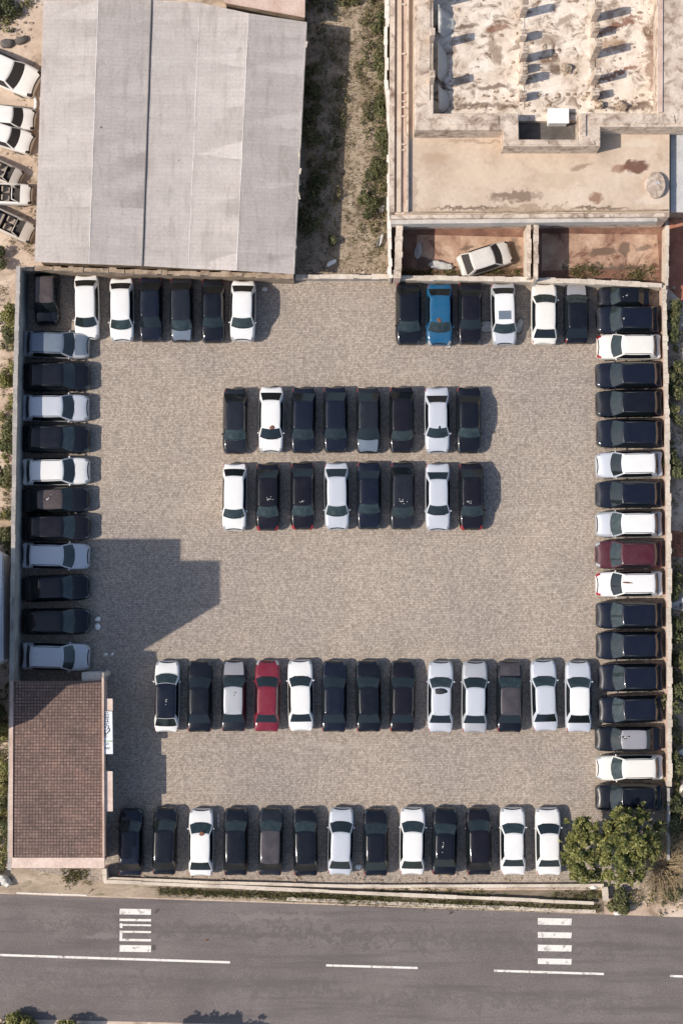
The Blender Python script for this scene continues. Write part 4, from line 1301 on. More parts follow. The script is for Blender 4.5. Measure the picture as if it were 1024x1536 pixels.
    for (cx, cy, hh) in ((782, 22, 2.1), (782, 58, 1.2), (889, 52, 1.4), (889, 146, 1.2), (782, 148, 1.0), (782, 90, 2.1), (782, 122, 1.7), (782, -44, 2.1), (889, 28, 2.4), (889, 83, 2.4), (889, 122, 2.1), (889, -34, 2.4), (783, 106, 1.0)):
        p = P(cx, cy, FZ)
        bm = new()
        box(bm, (p.x, p.y, FZ + hh / 2), (.46, .50, hh), cr.uniform(-.1, .1), .03)
        st = obj('column_stub', bm, M['parapet'], root)
        bm = new()
        for q in range(4):
            x_, y_ = p.x + (.10 if q % 2 else -.10), p.y + (.10 if q // 2 else -.10)
            tube(bm, (x_, y_, FZ + hh - .02), (x_ + cr.uniform(-.08, .08), y_ + cr.uniform(-.08, .08), FZ + hh + cr.uniform(.25, .6)), .016, .016, 5)
        o = obj('rebar', bm, M['brickwall'], None)
        for v in o.data.vertices: v.co -= Vector(root.location)
        o.parent = st
    for (cx, cy, hh) in ((651, 60, 1.6), (651, 122, 1.5), (651, -2, 1.6)):
        p = P(cx, cy, PZ)
        bm = new(); box(bm, (p.x - .2, p.y, PZ + hh / 2 - .3), (.34, .5, hh + .6), 0, .03); obj('column_stub', bm, M['parapet'], root)
    # right edge rail of the upper roof
    bm = new(); prism(bm, [(986, -160), (994, -160), (993, 168), (986, 168)], PZ + .10, PZ - .01); obj('coping_slab', bm, M['pinkwall'], root)
compound()
TZ = 3.0; FZ = 3.40
# loose things on that building
t = empty('water_tank', tuple(P(834, 180, TZ)))
tag(t, 'white rectangular tank standing in the dark bay of the concrete roof', 'tank')
p = P(834, 180, TZ)
bm = new(); box(bm, (p.x, p.y, TZ + .45), (1.3, .95, .85), 0, .08); obj('tank_body', bm, M['sheet'], t)
bm = new(); box(bm, (p.x, p.y, TZ + .915), (1.42, 1.02, .07), 0, .02); obj('lid', bm, M['sheet'], t)
t = empty('round_slab', tuple(P(981, 279, TZ)))
tag(t, 'pale round concrete lid on the terrace by its right edge', 'lid')
bm = new(); p = P(981, 279, TZ)
r = bmesh.ops.create_cone(bm, cap_ends=True, segments=26, radius1=.78, radius2=.76, depth=.4, matrix=Matrix.Translation((p.x, p.y, TZ + .2)) @ Matrix.Diagonal((.9, 1.15, 1, 1)))
bmesh.ops.bevel(bm, geom=[e for e in bm.edges if any(len(f.verts) > 5 for f in e.link_faces)], offset=.05, segments=2, affect='EDGES')
obj('lid_body', bm, M['parapet'], t)
bm = new(); box(bm, (p.x + .1, p.y + .1, TZ + .415), (.35, .25, .05), .4, .01); obj('hatch', bm, M['parapetgrey'], t)
def leaning_sheet(px, py, ln, wd, label):
    """a bulged white tarpaulin leaning on the inside of the parapet"""
    p = P(px, py, FZ)
    bm = new()
    n, m_ = 10, 4
    rw = []
    for i in range(n + 1):
        f = i / n
        prof = math.sin(PI * min(1, max(0, .06 + f * .9))) ** .5
        rw.append([bm.verts.new((p.x - .25 + wd * prof * (j / m_), p.y + (f - .5) * ln, FZ + 1.05 * (1 - j / m_) ** 1.3 + .06 + .05 * math.sin(i * 1.9 + j))) for j in range(m_ + 1)])
    for i in range(n):
        for j in range(m_):
            bm.faces.new((rw[i][j], rw[i + 1][j], rw[i + 1][j + 1], rw[i][j + 1]))
    bmesh.ops.solidify(bm, geom=bm.faces[:], thickness=.03)
    tag(obj('tarpaulin', bm, M['sheet'], None, True, loc=(p.x, p.y, FZ)), label, 'tarpaulin', 'white sheets along the roof parapet')
leaning_sheet(661, 36, 1.9, 1.15, 'white rounded sheet, uppermost along the left roof parapet')
leaning_sheet(660, 96, 2.6, .8, 'long narrow white sheet, middle one along the left roof parapet')
leaning_sheet(661, 152, 1.7, .9, 'white sheet in the lower left corner of the upper roof')
rr = random.Random(21)
bm = new()
for q in range(170):
    x_ = rr.uniform(672, 984)
    y_ = rr.choice((rr.uniform(-20, 165), rr.uniform(140, 168)))
    p = P(x_, y_, FZ)
    s = rr.uniform(.03, .13)
    rock_bm(bm, (p.x, p.y, FZ + s * .3), (s * rr.uniform(.8, 2.2), s, s * .6), rr, 1, .35)
o = obj('roof_rubble', bm, M['rubble'], None); tag(o, kind='stuff')
for (x_, y_, s, lb) in ((849, 104, .38, 'dark round lump in the middle of the stained upper roof'), (897, 158, .30, 'dark lump left along the bottom edge of the stained upper roof'), (930, 160, .42, 'larger dark lump along the bottom edge of the stained upper roof')):
    p = P(x_, y_, FZ); bm = new(); rock_bm(bm, (p.x, p.y, FZ + .15), (s, s * .9, .3), rr, 2, .3)
    tag(obj('rubble_lump', bm, M['rubble'], None, loc=(p.x, p.y, FZ)), lb, 'rubble')

# pens below the building
wall('pen_wall', [(594, 338), (591, 417)], .42, 2.4, M['pinkwall'], M['parapet'], 'pinkish wall on the left side of the two dirt pens', 31, jag=.05)
wall('pen_wall', [(790, 337), (790, 417)], .22, 2.2, M['concrete'], M['parapet'], 'left one of the double walls between the two dirt pens', 32, jag=.03)
wall('pen_wall', [(801, 337), (801, 419)], .20, 2.5, M['concrete'], M['parapet'], 'right one of the double walls between the two dirt pens', 33, jag=.05)
wall('pen_wall', [(999, 338), (998, 428)], .12, 1.6, M['concrete'], M['concrete'], 'thin white wall closing the right dirt pen', 34, jag=.03)
wall('compound_wall', [(583, -160), (578, 40), (577, 120), (583, 200), (581, 330), (584, 417)], .16, 2.0, M['concrete'], M['rock'],
     'crumbling white topped wall between the weedy strip and the concrete building', 35, jag=.08, seglen=.6)
# grey lean-to on the right of the terrace
t = empty('lean_to', tuple(P(1030, 260, 0)))
tag(t, 'grey metal lean-to roof at the right edge beside the terrace', 'shed')
bm = new(); prism(bm, [(1008, 204), (1070, 204), (1070, 315), (1008, 315)], 2.2, -.05); obj('wall_body', bm, M['brickwall'], t)
bm = new(); prism(bm, [(1005, 200), (1072, 200), (1072, 318), (1005, 318)], [2.34, 2.6, 2.6, 2.34], 2.203); obj('roof', bm, M['greyroofsheet'], t)
# ------------------------------------------------------------------ wrecks
WM = {('hatch', False): None, ('hatch', True): None}
def wreck(px, py, ln, wd, ang, kind, roofless, matk, label, cat='car wreck', z=0.0, name='wrecked_car', group=None):
    key = (kind, roofless)
    me = fix_out(car_meshes(kind, True, roofless))
    root = car_root(me, {}, name)
    p = P(px, py, .5)
    root.location = (p.x, p.y, z - .12)
    root.rotation_euler = (0, R(crnd.uniform(-2, 2)), R(ang))
    root.scale = (ln / LREF, wd / WREF, .95)
    colour(root, {'paint': M[matk], 'roof': M[matk], 'hood': M[matk], 'headlight': M['darkcabin'], 'taillight': M[matk], 'trim': M['darkcabin']})
    for o in [root] + list(root.children_recursive):
        if 'slot_key' in o: del o['slot_key']
    tag(root, label, cat, group)
    return root
G = 'stripped cars on the sandy ground left of the warehouse'
wreck(7, 107, 4.9, 2.2, -24, 'sedan', False, 'wreck', 'large white car body without glass, uppermost wreck by the warehouse', group=G)
wreck(10, 176, 3.9, 1.55, -6, 'hatch', False, 'wreck', 'white car shell in the middle of the wrecks, touching another shell', group=G)
wreck(8, 204, 3.9, 1.6, -18, 'sedan', False, 'wreck', 'white car shell lying tilted just below another white shell', group=G)
wreck(2, 257, 3.0, 1.4, -24, 'hatch', True, 'wreckgrey', 'open beige car tub, upper of the three roofless wrecks', group=G)
wreck(8, 291, 3.6, 1.5, -2, 'hatch', True, 'wreck', 'open whitish car tub, middle of the three roofless wrecks', group=G)
wreck(14, 336, 3.6, 1.5, -25, 'hatch', True, 'wreckgrey', 'open beige car tub with bare seats, lowest of the wrecks', group=G)
wreck(727, 389, 3.6, 1.7, 18, 'hatch', False, 'wreckpale', 'battered white car without windows in the left dirt pen')
wr = random.Random(77)
def scrap(name, mat, px, py, z, ln, wd, h, ang, label, cat, kind='sheet', group=None):
    p = P(px, py, z)
    bm = new()
    if kind == 'sheet':
        n, m_ = 8, 4
        rw = []
        for i in range(n + 1):
            rw.append([])
            for j in range(m_ + 1):
                u, v = i / n - .5, j / m_ - .5
                k_ = 1 - .45 * abs(v) * abs(u) * 4 * .6
                rw[-1].append(bm.verts.new((u * ln * k_, v * wd * (1 - .5 * max(0, u)), h * (.5 + .5 * math.sin(i * .9 + j * 1.3)) + .03)))
        for i in range(n):
            for j in range(m_):
                bm.faces.new((rw[i][j], rw[i + 1][j], rw[i + 1][j + 1], rw[i][j + 1]))
        bmesh.ops.solidify(bm, geom=bm.faces[:], thickness=.02)
    elif kind == 'splash':
        n = 26
        ring_ = []
        for i in range(n):
            a = 2 * PI * i / n
            r_ = .62 + .38 * math.sin(a * 3 + wr.random() * .8) + wr.uniform(-.22, .22)
            ring_.append(bm.verts.new((math.cos(a) * ln / 2 * r_, math.sin(a) * wd / 2 * r_, h)))
        cv = bm.verts.new((0, 0, h * 1.2))
        for i in range(n):
            bm.faces.new((cv, ring_[i], ring_[(i + 1) % n]))
        bmesh.ops.solidify(bm, geom=bm.faces[:], thickness=.006)
        for _ in range(4):
            rock_bm(bm, (wr.uniform(-.7, .7) * ln, wr.uniform(-.8, .8) * wd, h * .6), (.03, .025, .012), wr, 1, .2)
    elif kind == 'ring':
        for i in range(10):
            a0, a1 = R(-120 + i * 26), R(-120 + (i + 1) * 26)
            tube(bm, (math.cos(a0) * ln / 2, math.sin(a0) * wd / 2, h / 2), (math.cos(a1) * ln / 2, math.sin(a1) * wd / 2, h / 2), h / 2, h / 2, 6)
    else:
        rock_bm(bm, (0, 0, h * .42), (ln / 2, wd / 2, h / 2), wr, 2, .22)
    o = obj(name, bm, M[mat], None, True)
    o.location = p; o.rotation_euler = (0, 0, R(ang))
    tag(o, label, cat, group)
    return o
scrap('bumper', 'sheet', 44, 154, 0, 1.0, 1.5, .22, 10, 'curved white bumper lying alone between the upper wrecks', 'car part', 'ring')
scrap('metal_sheet', 'sheet', 661, 399, 0, 1.9, .65, .25, -4, 'crumpled grey white metal sheet left of the white car in the pen', 'sheet')
scrap('cloth', 'sheet', 627, 377, 0, .5, 1.1, .4, -12, 'torn white rag standing in the left dirt pen', 'rag')
scrap('plastic_sheet', 'sheet', 728, 490, LOTZ, .9, 1.25, .10, 88, 'white plastic sheet on the paving left of the silver car', 'sheet')
scrap('plastic_sheet', 'sheet', 778, 489, LOTZ, 1.2, .55, .14, 75, 'torn white plastic on the paving right of the silver car', 'sheet')
scrap('stone', 'rock', 397, 434, LOTZ, .42, .34, .24, 20, 'white stone on the paving near the long shadow, by the top wall', 'stone', 'rock')
scrap('plastic_bag', 'sheet', 147, 929, LOTZ, .42, .30, .2, 15, 'white bag by the nose of a black car, upper of two', 'bag', 'rock')
scrap('plastic_bag', 'sheet', 147, 940, LOTZ, .44, .42, .22, 60, 'white bag by the nose of a black car, lower of two', 'bag', 'rock')
scrap('paper_scrap', 'sheet', 159, 981.5, LOTZ, .34, .16, .04, 10, 'flat white paper scrap right of the pale silver car in the shadow', 'litter', 'rock')
scrap('paper_scrap', 'sheet', 169, 981, LOTZ, .24, .18, .04, 60, 'small round white scrap in the building shadow, rightmost there', 'litter', 'rock')
scrap('paper_scrap', 'sheet', 161, 1006, LOTZ, .20, .14, .05, 30, 'small white scrap above the office corner', 'litter', 'rock')
scrap('paper_scrap', 'sheet', 160, 1019, LOTZ, .22, .14, .05, 30, 'small white scrap right of the office corner post', 'litter', 'rock')
for i, (yy, lb) in enumerate(((1224, 'white bottle, top one of three beside a black hatchback'), (1231, 'white bottle, middle one of three beside a black hatchback'), (1238, 'white bottle, lowest of three beside a black hatchback'))):
    p = P(327.5, yy, LOTZ)
    bm = new(); tube(bm, (p.x - .02, p.y - .12, LOTZ + .06), (p.x, p.y + .08, LOTZ + .06), .055, .055, 8); tube(bm, (p.x, p.y + .08, LOTZ + .06), (p.x + .005, p.y + .15, LOTZ + .06), .05, .02, 8)
    tag(obj('bottle', bm, M['sheet'], None, True, loc=(p.x, p.y, LOTZ)), lb, 'bottle', 'white bottles between the cars')
scrap('plastic_bag', 'sheet', 538, 1300, LOTZ, .35, .45, .12, 80, 'white crumpled bag between two cars at the bottom kerb', 'bag', 'rock')
scrap('plastic_bag', 'sheet', 497, 395, 0, .75, .38, .3, 28, 'white oblong sack lying at the foot of the weedy strip', 'sack', 'rock')
scrap('cloth', 'sheet', 572, 314, 0, .6, .35, .3, 70, 'white rag in the weeds, upper of two by the compound wall', 'rag')
scrap('cloth', 'sheet', 570, 362, 0, .35, 1.1, .35, -25, 'long white rag in the weeds, lower of two by the compound wall', 'rag')
scrap('plastic_bag', 'leafbrown', 310, 1410, .016, .24, .12, .05, 10, 'small tan scrap lying alone on the asphalt road', 'litter', 'rock')
scrap('paper_scrap', 'sheet', 672, 520, LOTZ, .35, .3, .04, 40, 'pale paper scraps on the paving below the beige bonneted car', 'litter')
scrap('tarpaulin', 'sheet', 1022, 905, 0, 1.0, 2.2, .5, 85, 'white sheet at the right edge beyond the stone wall', 'sheet')
scrap('stone', 'rock', 1021, 1128, 0, .7, .45, .4, 30, 'white stone at the right edge among shrubs, upper of two', 'stone', 'rock')
scrap('stone', 'rock', 1023, 1186, 0, .7, .9, .5, 0, 'round pale stone at the right edge among shrubs, lower of two', 'stone', 'rock')
scrap('stone', 'rock', 889, 1329, 0, .6, .4, .5, 0, 'white stone at the foot of the left green tree', 'stone', 'rock')
scrap('stone', 'rock', 926, 1369, 0, .7, .3, .3, 0, 'flat white stone at the road edge below the trees', 'stone', 'rock')
scrap('barrel_lid', 'tar', 12, 66, 0, 1.0, .7, .35, 20, 'dark dropped lump on the sand above the largest wreck, left of two', 'scrap', 'rock')
scrap('barrel_lid', 'tar', 33, 61, 0, .9, .6, .35, 10, 'dark dropped lump on the sand above the largest wreck, right of two', 'scrap', 'rock')
scrap('scrap_pile', 'sheet', 2, 1318, 0, 1.8, .9, .6, -20, 'white bent sheet at the left edge beside the road', 'scrap')

# things lying on cars
def on_roof(px, py, name, mat, ln, wd, h, ang, label, cat, kind='sheet', z=1.52):
    return scrap(name, mat, px, py, z, ln, wd, h, ang, label, cat, kind)
dg = bpy.context.evaluated_depsgraph_get()
bpy.context.view_layer.update()
dg = bpy.context.evaluated_depsgraph_get()
def roof_z(px, py):
    a = P(px, py, 4.0); b = P(px, py, 0.0)
    hit, loc, nrm, idx, ob, mx = scene.ray_cast(dg, a, (b - a).normalized())
    return loc if hit else P(px, py, 1.5)
def put(px, py, *a, **k):
    loc = roof_z(px, py)
    o = on_roof(px, py, *a, **k)
    o.location = loc + Vector((0, 0, -.012))
    return o
put(408, 641, 'leaf_clump', 'leafbrown', .32, .26, .07, 10, 'brown leaf clump on the roof of a white hatchback', 'leaves', 'rock')
put(659, 641, 'leaf_clump', 'darkcloth', .14, .26, .05, -20, 'small dark leaf on the roof of a pale silver car', 'leaves', 'rock')
put(661, 1037, 'black_cloth', 'darkcloth', .85, .40, .10, 175, 'black cloth lying on a pale silver car roof', 'cloth', 'rock')
put(303, 1251, 'leaf_clump', 'leafbrown', .34, .30, .05, 30, 'brown mess on the roof of a white hatchback in the bottom row', 'leaves', 'rock')
put(658, 480, 'leaf_clump', 'leafbrown', .26, .36, .05, 30, 'brown smear on the roof of the blue hatchback', 'leaves', 'rock')
put(941, 874, 'leaf_clump', 'leafbrown', .75, .12, .03, -4, 'brown streak lying on the roof of a white estate car', 'leaves', 'rock')
for (x_, y_, l_, w_, a_, lb) in ((664, 1270, .55, .12, 70, 'thin white smear on a black roof in the bottom row'), (402, 749, .50, .22, 0, 'white splash on a plum black roof in the lower middle row'),
        (454, 752, .30, .14, 20, 'small white splash on a black roof left of a silver car'), (602, 752, .60, .20, 0, 'pale splash on a charcoal roof in the lower middle row'),
        (72, 748, .75, .22, 25, 'white splash on a brown roof in the left column'), (702, 752, .3, .2, 0, 'white splash on the last black roof of the lower middle row'),
        (938, 1106, .6, .25, 10, 'white smears on a shiny grey roof in the right column'), (352, 1040, .20, .34, 0, 'white drop on a pale silver roof left of the red car'),  # smears on the grey roof are a painted white reflection
        (249, 1051, .12, .34, 0, 'white drop on the black roof of a white hatchback'), (935, 478, .12, .10, 0, 'tiny white spot on a dark roof in the upper right corner'),
        (939, 443, .35, .16, 40, 'white scrap on the rear of the dark car in the corner')):
    put(x_, y_, 'bird_dropping', 'sheet', l_, w_, .022, a_, lb, 'splash', 'splash')

# ------------------------------------------------------------------ trees and shrubs
def tree(name, px, py, crown, n, size, seed, label, cat='tree', h=4.0, trunk=.16, mat='leaf', limbs=7):
    rnd = random.Random(seed)
    p = P(px, py, 0)
    root = empty(name, (p.x, p.y, 0))
    tag(root, label, cat)
    big = crown
    crown = []
    for (c, r) in big:
        crown.append((c, (r[0] * .62, r[1] * .62, r[2] * .6)))
        for _ in range(11):
            d = Vector((rnd.gauss(0, 1), rnd.gauss(0, 1), rnd.gauss(.35, .8))).normalized() * rnd.uniform(.6, 1.28)
            s = rnd.uniform(.13, .36)
            crown.append(((c[0] + d.x * r[0], c[1] + d.y * r[1], c[2] + d.z * r[2]), (r[0] * s, r[1] * s, r[2] * s * .8)))
    bm = new()
    fork = h * .38
    tube(bm, (0, 0, -.1), (.05, .03, fork), trunk, trunk * .7, 9)
    for (c, r) in big[:limbs]:
        q = Vector(c)
        mid = Vector((.05, .03, fork)).lerp(q, .5) + Vector((rnd.uniform(-.15, .15), rnd.uniform(-.15, .15), .1))
        tube(bm, (.05, .03, fork - .05), mid, trunk * .55, trunk * .35, 7)
        tube(bm, mid, q, trunk * .35, trunk * .12, 6)
        for _ in range(3):
            e = q + Vector((rnd.uniform(-1, 1) * r[0], rnd.uniform(-1, 1) * r[1], rnd.uniform(-.2, .9) * r[2]))
            tube(bm, mid.lerp(q, rnd.uniform(.4, 1)), e, trunk * .16, trunk * .04, 5)
    obj('trunk', bm, M['bark'], root, local=True)
    leaf_mesh('crown', M[mat], root, crown, n, size, rnd)
    return root

def crown_from_px(px0, py0, spots, rnd):
    """spots: (px, py, radius_m, height)"""
    o = P(px0, py0, 0)
    out = []
    for (a, b, r, z) in spots:
        q = P(a, b, z)
        out.append(((q.x - o.x, q.y - o.y, z), (r, r * rnd.uniform(.85, 1.1), r * .75)))
    return out
rn = random.Random(3)
sp = [(868, 1240, .75, 2.6), (856, 1260, .6, 2.3), (880, 1258, .75, 3.0), (866, 1280, .85, 3.1), (854, 1288, .5, 2.2), (884, 1284, .6, 2.8), (870, 1306, .75, 2.5), (860, 1312, .5, 2.0), (884, 1312, .55, 2.1), (876, 1234, .5, 2.2), (850, 1272, .4, 2.0)]
tree('green_tree', 868, 1282, crown_from_px(868, 1282, sp, rn), 6500, .115, 5, 'narrower dark green tree right beside the last white car', h=3.2)
sp = [(930, 1230, .8, 3.0), (912, 1240, .7, 2.8), (948, 1236, .8, 3.2), (962, 1222, .6, 2.6), (905, 1262, .75, 3.1), (926, 1262, .95, 3.9), (950, 1262, .95, 3.8), (972, 1256, .8, 3.0), (908, 1288, .75, 2.8),
      (930, 1290, .9, 3.5), (954, 1292, .85, 3.2), (976, 1280, .65, 2.5), (912, 1312, .65, 2.2), (936, 1314, .75, 2.5), (958, 1312, .6, 2.2), (982, 1262, .5, 2.2), (942, 1218, .45, 2.3), (920, 1222, .4, 2.2), (985, 1240, .45, 2.0), (897, 1308, .4, 1.9)]
tree('green_tree', 936, 1272, crown_from_px(936, 1272, sp, rn), 11000, .125, 6, 'broad sunlit green tree in the bottom right corner of the lot', h=4.0, trunk=.2)
# bare brush
def brush(px, py, rad, n, seed, label):
    rnd = random.Random(seed)
    p = P(px, py, 0)
    root = empty('dry_brush', (p.x, p.y, 0)); tag(root, label, 'bush')
    bm = new(); fine = new()
    for i in range(n):
        a = rnd.uniform(0, 2 * PI)
        r0 = rnd.uniform(0, rad * .5)
        b = Vector((math.cos(a) * r0, math.sin(a) * r0, 0))
        a2 = a + rnd.gauss(0, .7)
        L = rad * rnd.uniform(.4, 1.0)
        e = b + Vector((math.cos(a2) * L, math.sin(a2) * L, rnd.uniform(.4, 1.5)))
        m_ = b.lerp(e, .5) + Vector((rnd.gauss(0, .12), rnd.gauss(0, .12), .2))
        tube(bm if i % 4 == 0 else fine, b, m_, .022, .015, 4); tube(bm if i % 4 == 0 else fine, m_, e, .015, .005, 4)
        for _ in range(3):
            s = m_.lerp(e, rnd.random())
            tube(fine, s, s + Vector((rnd.gauss(0, .35), rnd.gauss(0, .35), rnd.uniform(-.1, .45))), .009, .003, 4)
    obj('branches', bm, M['twig'], root, local=True)
    obj('twigs', fine, M['twig'], root, local=True)
brush(992, 1300, 2.2, 210, 4, 'bare tan brush spilling over the wall right of the trees')
brush(1018, 1258, 1.4, 70, 8, 'loose bare twigs at the right edge above the tan brush')

def shrub(px, py, rx, ry, h, n, size, seed, label, group=None, mat='bushleaf', name='shrub', yellow=.15):
    rnd = random.Random(seed)
    p = P(px, py, 0)
    root = empty(name, (p.x, p.y, 0)); tag(root, label, 'shrub', group)
    bl = []
    k_ = max(4, int(3 + rx * ry * 3))
    for _ in range(k_):
        a = rnd.uniform(0, 2 * PI); q = rnd.random() ** .5
        r = rnd.uniform(.28, .55) * min(1, (rx + ry) / 2) + .08
        bl.append(((math.cos(a) * q * rx * .8, math.sin(a) * q * ry * .8, h * rnd.uniform(.3, .75)), (r, r, min(r, h * .4))))
    bm = new()
    for _ in range(6):
        c = rnd.choice(bl)[0]
        tube(bm, (rnd.uniform(-.1, .1), rnd.uniform(-.1, .1), -.05), c, .03, .008, 5)
    obj('stem', bm, M['bark'], root, local=True)
    leaf_mesh('foliage', M[mat], root, bl, n, size, rnd)
    return root
GR = 'shrubs along the outside of the right wall'
SR = [(1006, 470, .45, .9, 'dark green shrub at the top of the right wall'), (1009, 505, .5, .9, 'green shrub outside the right wall level with the topmost white car'),
      (1008, 560, .6, 1.0, 'leafy shrub outside the right wall, one dark car below the topmost white car'), (1010, 592, .65, 1.1, 'big green shrub outside the right wall, between upper dark cars'),
      (1006, 628, .45, .8, 'small shrub outside the right wall above the second white car'), (1008, 700, .55, 1.3, 'tall narrow shrub outside the right wall level with the second white car'),
      (1009, 880, .5, 1.0, 'thin shrub outside the right wall level with the lower white cars'), (1012, 950, .6, .9, 'green shrub outside the right wall, below the white sheet'),
      (1016, 1000, .8, 1.0, 'bright shrub outside the right wall level with the long third row'), (1008, 1050, .7, 1.1, 'dense green shrub pushing against the wall beside the long third row'),
      (1020, 1040, .7, 1.0, 'green shrub at the right photo edge, behind the dense wall shrub'), (1012, 1142, .7, 1.3, 'tall shrub outside the wall near the lowest white car'),
      (1016, 1208, .8, 1.2, 'dark shrub outside the wall near the bottom of the right column'), (1010, 1240, .6, .8, 'dark low shrub right of the broad tree')]
for i, (x_, y_, rx, ry, lb) in enumerate(SR):
    shrub(x_, y_, rx, ry, rn.uniform(.9, 1.6), int(750 * (rx * ry) ** .6 + 250), .10, 100 + i, lb, GR, 'bushleaf')
GL = 'shrubs along the outside of the left wall'
SLL = [(14, 480, .7, 1.1, 'yellow green shrub outside the left wall level with the first silver car'), (17, 500, .4, .8, 'small shrub touching the upper left wall'),
       (16, 562, .6, .9, 'yellowish shrub outside the left wall, second from the top'), (14, 640, .5, 1.0, 'dark shrub outside the left wall level with the black cars'),
       (12, 672, .5, .8, 'low shrub outside the left wall above the half sunlit white car'), (9, 715, .6, 1.0, 'shrub at the left edge level with the half sunlit white car'),
       (10, 810, .6, .8, 'dark shrub directly above the grey building edge'), (6, 1100, .6, .8, 'yellow shrub left of the tiled office, uppermost'),
       (8, 1165, .7, 1.0, 'yellow green shrub left of the tiled office, second from the top'), (8, 1200, .6, .8, 'leafy shrub left of the tiled office, third from the top'),
       (6, 1245, .6, 1.0, 'shrub left of the tiled office, lowest one'), (5, 1060, .6, .8, 'dark shrub left of the shaded tiled roof corner'),
       (4, 20, 1.2, 1.3, 'large dark green shrub in the top left corner of the photo'), (2, 388, .6, .8, 'green shrub at the left edge below the lowest wreck')]
for i, (x_, y_, rx, ry, lb) in enumerate(SLL):
    shrub(x_, y_, rx, ry, rn.uniform(.7, 1.3), int(700 * (rx * ry) ** .6 + 250), .10, 200 + i, lb, GL, 'yellowleaf' if 'yellow' in lb else 'bushleaf')
GY = 'shrubs in the weedy strip beside the warehouse'
SY = [(466, 120, .8, 1.6, 'dark shrub in the warehouse shadow, uppermost in the strip'), (474, 190, .8, 1.5, 'dark shrub in the warehouse shadow, second from the top'),
      (470, 270, .9, 1.6, 'wide dark shrub in the middle of the warehouse shadow'), (466, 335, .8, 1.3, 'dark shrub in the warehouse shadow near the low wall'),
      (496, 366, .4, .4, 'small green tuft at the shadow edge near the low wall'), (570, 40, .5, 1.0, 'green shrub against the compound wall, uppermost'),
      (571, 95, .5, 1.3, 'green shrub against the compound wall, second from the top'), (570, 160, .5, .9, 'green shrub against the compound wall, third from the top'),
      (572, 225, .5, 1.3, 'green shrub against the compound wall beside the terrace middle'), (560, 262, .8, .9, 'broad yellow green shrub near the compound wall'),
      (560, 318, .6, .9, 'low green shrub beside the white rag in the weeds'), (545, 298, .4, .5, 'small round tuft in the sunny half of the strip'), (524, 2, .8, .5, 'dark shrub at the very top of the strip')]
for i, (x_, y_, rx, ry, lb) in enumerate(SY):
    shrub(x_, y_, rx, ry, rn.uniform(.6, 1.2), int(560 * (rx * ry) ** .6 + 160), .09, 300 + i, lb, GY, 'bushleaf')
GB = 'shrubs along the road'
for i, (x_, y_, rx, ry, lb, mt) in enumerate([(30, 1535, 1.3, 1.0, 'yellow green bush at the lower left corner, bigger one', 'yellowleaf'), (4, 1538, .9, .7, 'green bush in the extreme lower left corner', 'yellowleaf'), (52, 1532, .6, .6, 'small bush right of the lower left corner bush', 'yellowleaf'), (110, 1540, 1.0, .5, 'low bush on the lower road edge', 'yellowleaf'),
        (924, 1352, .8, .9, 'green shrub between the ditch end wall and the road', 'bushleaf'), (1004, 1340, .5, .4, 'small shrub by the road right of the trees', 'bushleaf')]):
    shrub(x_, y_, rx, ry, 1.5 if y_ > 1500 else .9, int(900 * (rx * ry) ** .6 + 200), .12, 400 + i, lb, GB, mt)
# tree below the frame whose shadow falls on the lower road edge
sp = [(240, 1575, .9, 3.4), (262, 1578, .9, 3.6), (224, 1570, .8, 3.0), (276, 1570, .6, 3.2), (310, 1575, .6, 3.0)]
tree('roadside_tree', 250, 1580, crown_from_px(250, 1580, sp, rn), 1800, .15, 9, 'roadside tree below the frame shading the lower road edge', h=3.6)
# pen weeds (added to stand in for wall shade), ditch weeds, dry grass
rg = random.Random(14)
def spots(n, x0, x1, yf, jit):
    out = []
    for _ in range(n):
        x_ = rg.uniform(x0, x1)
        y_ = yf(x_) + rg.gauss(0, jit)
        q = P(x_, y_, 0)
        out.append((q.x, q.y, 0.0))
    return out
def clumps(n, per, x0, x1, y0, y1, rad):
    out = []
    for _ in range(n):
        c = P(rg.uniform(x0, x1), rg.uniform(y0, y1), 0)
        for _ in range(per):
            out.append((c.x + rg.gauss(0, rad), c.y + rg.gauss(0, rad), 0.0))
    return out
blade_field('dry_grass', M['grass'], spots(2600, 446, 582, lambda x: rg.uniform(-10, 405), 3) + clumps(40, 35, 500, 580, 0, 400, .35), rg, .06, .22, .02)
blade_field('weeds', M['weed'], spots(800, 240, 560, lambda x: 1337 + (x - 240) * .034, 2.4) + spots(650, 500, 900, lambda x: 1356 + (x - 700) * .03, 2.2) + clumps(14, 26, 560, 900, 1336, 1350, .3)
            + spots(260, 598, 780, lambda x: 409, 2) + clumps(9, 26, 850, 985, 404, 416, .25) + clumps(8, 30, 910, 985, 426, 434, .3) + clumps(10, 16, 100, 155, 1304, 1320, .3), rg, .10, .35, .025)
blade_field('dry_grass', M['grass'], clumps(50, 22, -10, 22, 420, 1300, .3) + clumps(60, 22, 1003, 1034, 430, 1330, .4) + clumps(12, 22, 0, 60, 0, 390, .3) + clumps(20, 30, 985, 1024, 1280, 1350, .3), rg, .06, .22, .02)
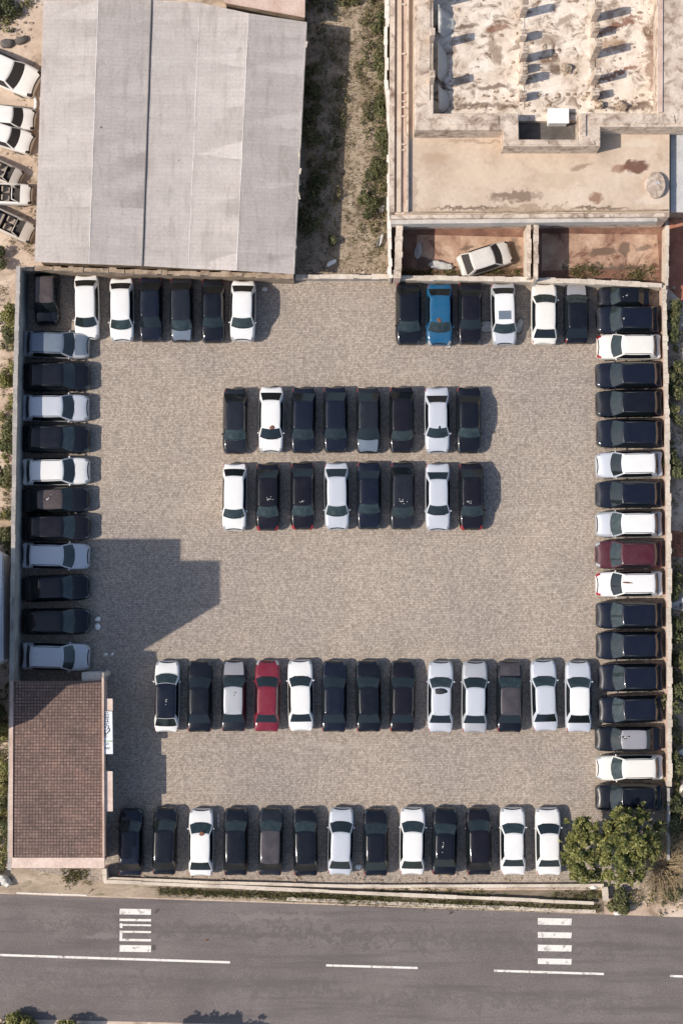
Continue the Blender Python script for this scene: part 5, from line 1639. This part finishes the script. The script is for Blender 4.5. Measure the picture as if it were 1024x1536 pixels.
def cover(name, mat, cl, size, per, seed):
    rnd = random.Random(seed)
    root = None
    bl = []
    for (x_, y_, r) in cl:
        q = P(x_, y_, 0)
        for _ in range(3):
            bl.append(((q.x + rnd.gauss(0, r * .6), q.y + rnd.gauss(0, r * .8), .12 + rnd.random() * .2), (r * rnd.uniform(.3, .7), r * rnd.uniform(.3, .9), .12 + .2 * rnd.random())))
    o = leaf_mesh(name, M[mat], None, bl, per * len(cl), size, rnd)
    return tag(o, kind='stuff')
cl = [(rg.choice((578, 575, 572, 566, 558, 548)) + rg.gauss(0, 3), rg.uniform(-10, 345), rg.uniform(.15, .5)) for _ in range(110)]
cl += [(rg.uniform(452, 512), rg.uniform(-10, 350), rg.uniform(.2, .6)) for _ in range(70)]
cover('ground_cover', 'bushleaf', cl[::2], .075, 60, 1)
cover('ground_cover', 'grass', cl[1::2], .07, 60, 4)
cl = [(1006 + abs(rg.gauss(0, 3)), rg.uniform(450, 760), rg.uniform(.12, .35)) for _ in range(30)]
cl += [(1006 + abs(rg.gauss(0, 9)), rg.uniform(845, 1340), rg.uniform(.15, .5)) for _ in range(75)]
cl += [(rg.uniform(3, 20), rg.uniform(460, 830), rg.uniform(.15, .45)) for _ in range(50)]
cl += [(rg.uniform(-2, 13), rg.uniform(1030, 1300), rg.uniform(.15, .5)) for _ in range(50)]
cl += [(rg.uniform(-5, 45), rg.uniform(-5, 45), rg.uniform(.15, .4)) for _ in range(16)]
cl += [(rg.uniform(905, 1000), 1352 + rg.gauss(0, 7), rg.uniform(.1, .3)) for _ in range(22)]
cover('ground_cover', 'yellowleaf', cl[::2], .075, 60, 2)
cover('ground_cover', 'bushleaf', cl[1::2], .075, 60, 3)
# scattered rubble along wall feet
bm = new()
for _ in range(420):
    r_ = rg.random()
    if r_ < .25: q = P(rg.uniform(440, 590), 408 + rg.gauss(0, 3), 0)
    elif r_ < .5: q = P(rg.uniform(160, 840), 1318 + rg.gauss(0, 3.5), 0)
    elif r_ < .7: q = P(1008 + rg.gauss(0, 5), rg.uniform(430, 1330), 0)
    elif r_ < .85: q = P(rg.uniform(900, 1024), 1355 + rg.gauss(0, 8), 0)
    else: q = P(rg.uniform(0, 60), rg.uniform(0, 400), 0)
    s = rg.uniform(.03, .12)
    rock_bm(bm, (q.x, q.y, .02 + s * .3), (s * rg.uniform(.8, 1.8), s, s * .6), rg, 1, .3)
tag(obj('rubble', bm, M['rubble'], None), kind='stuff')
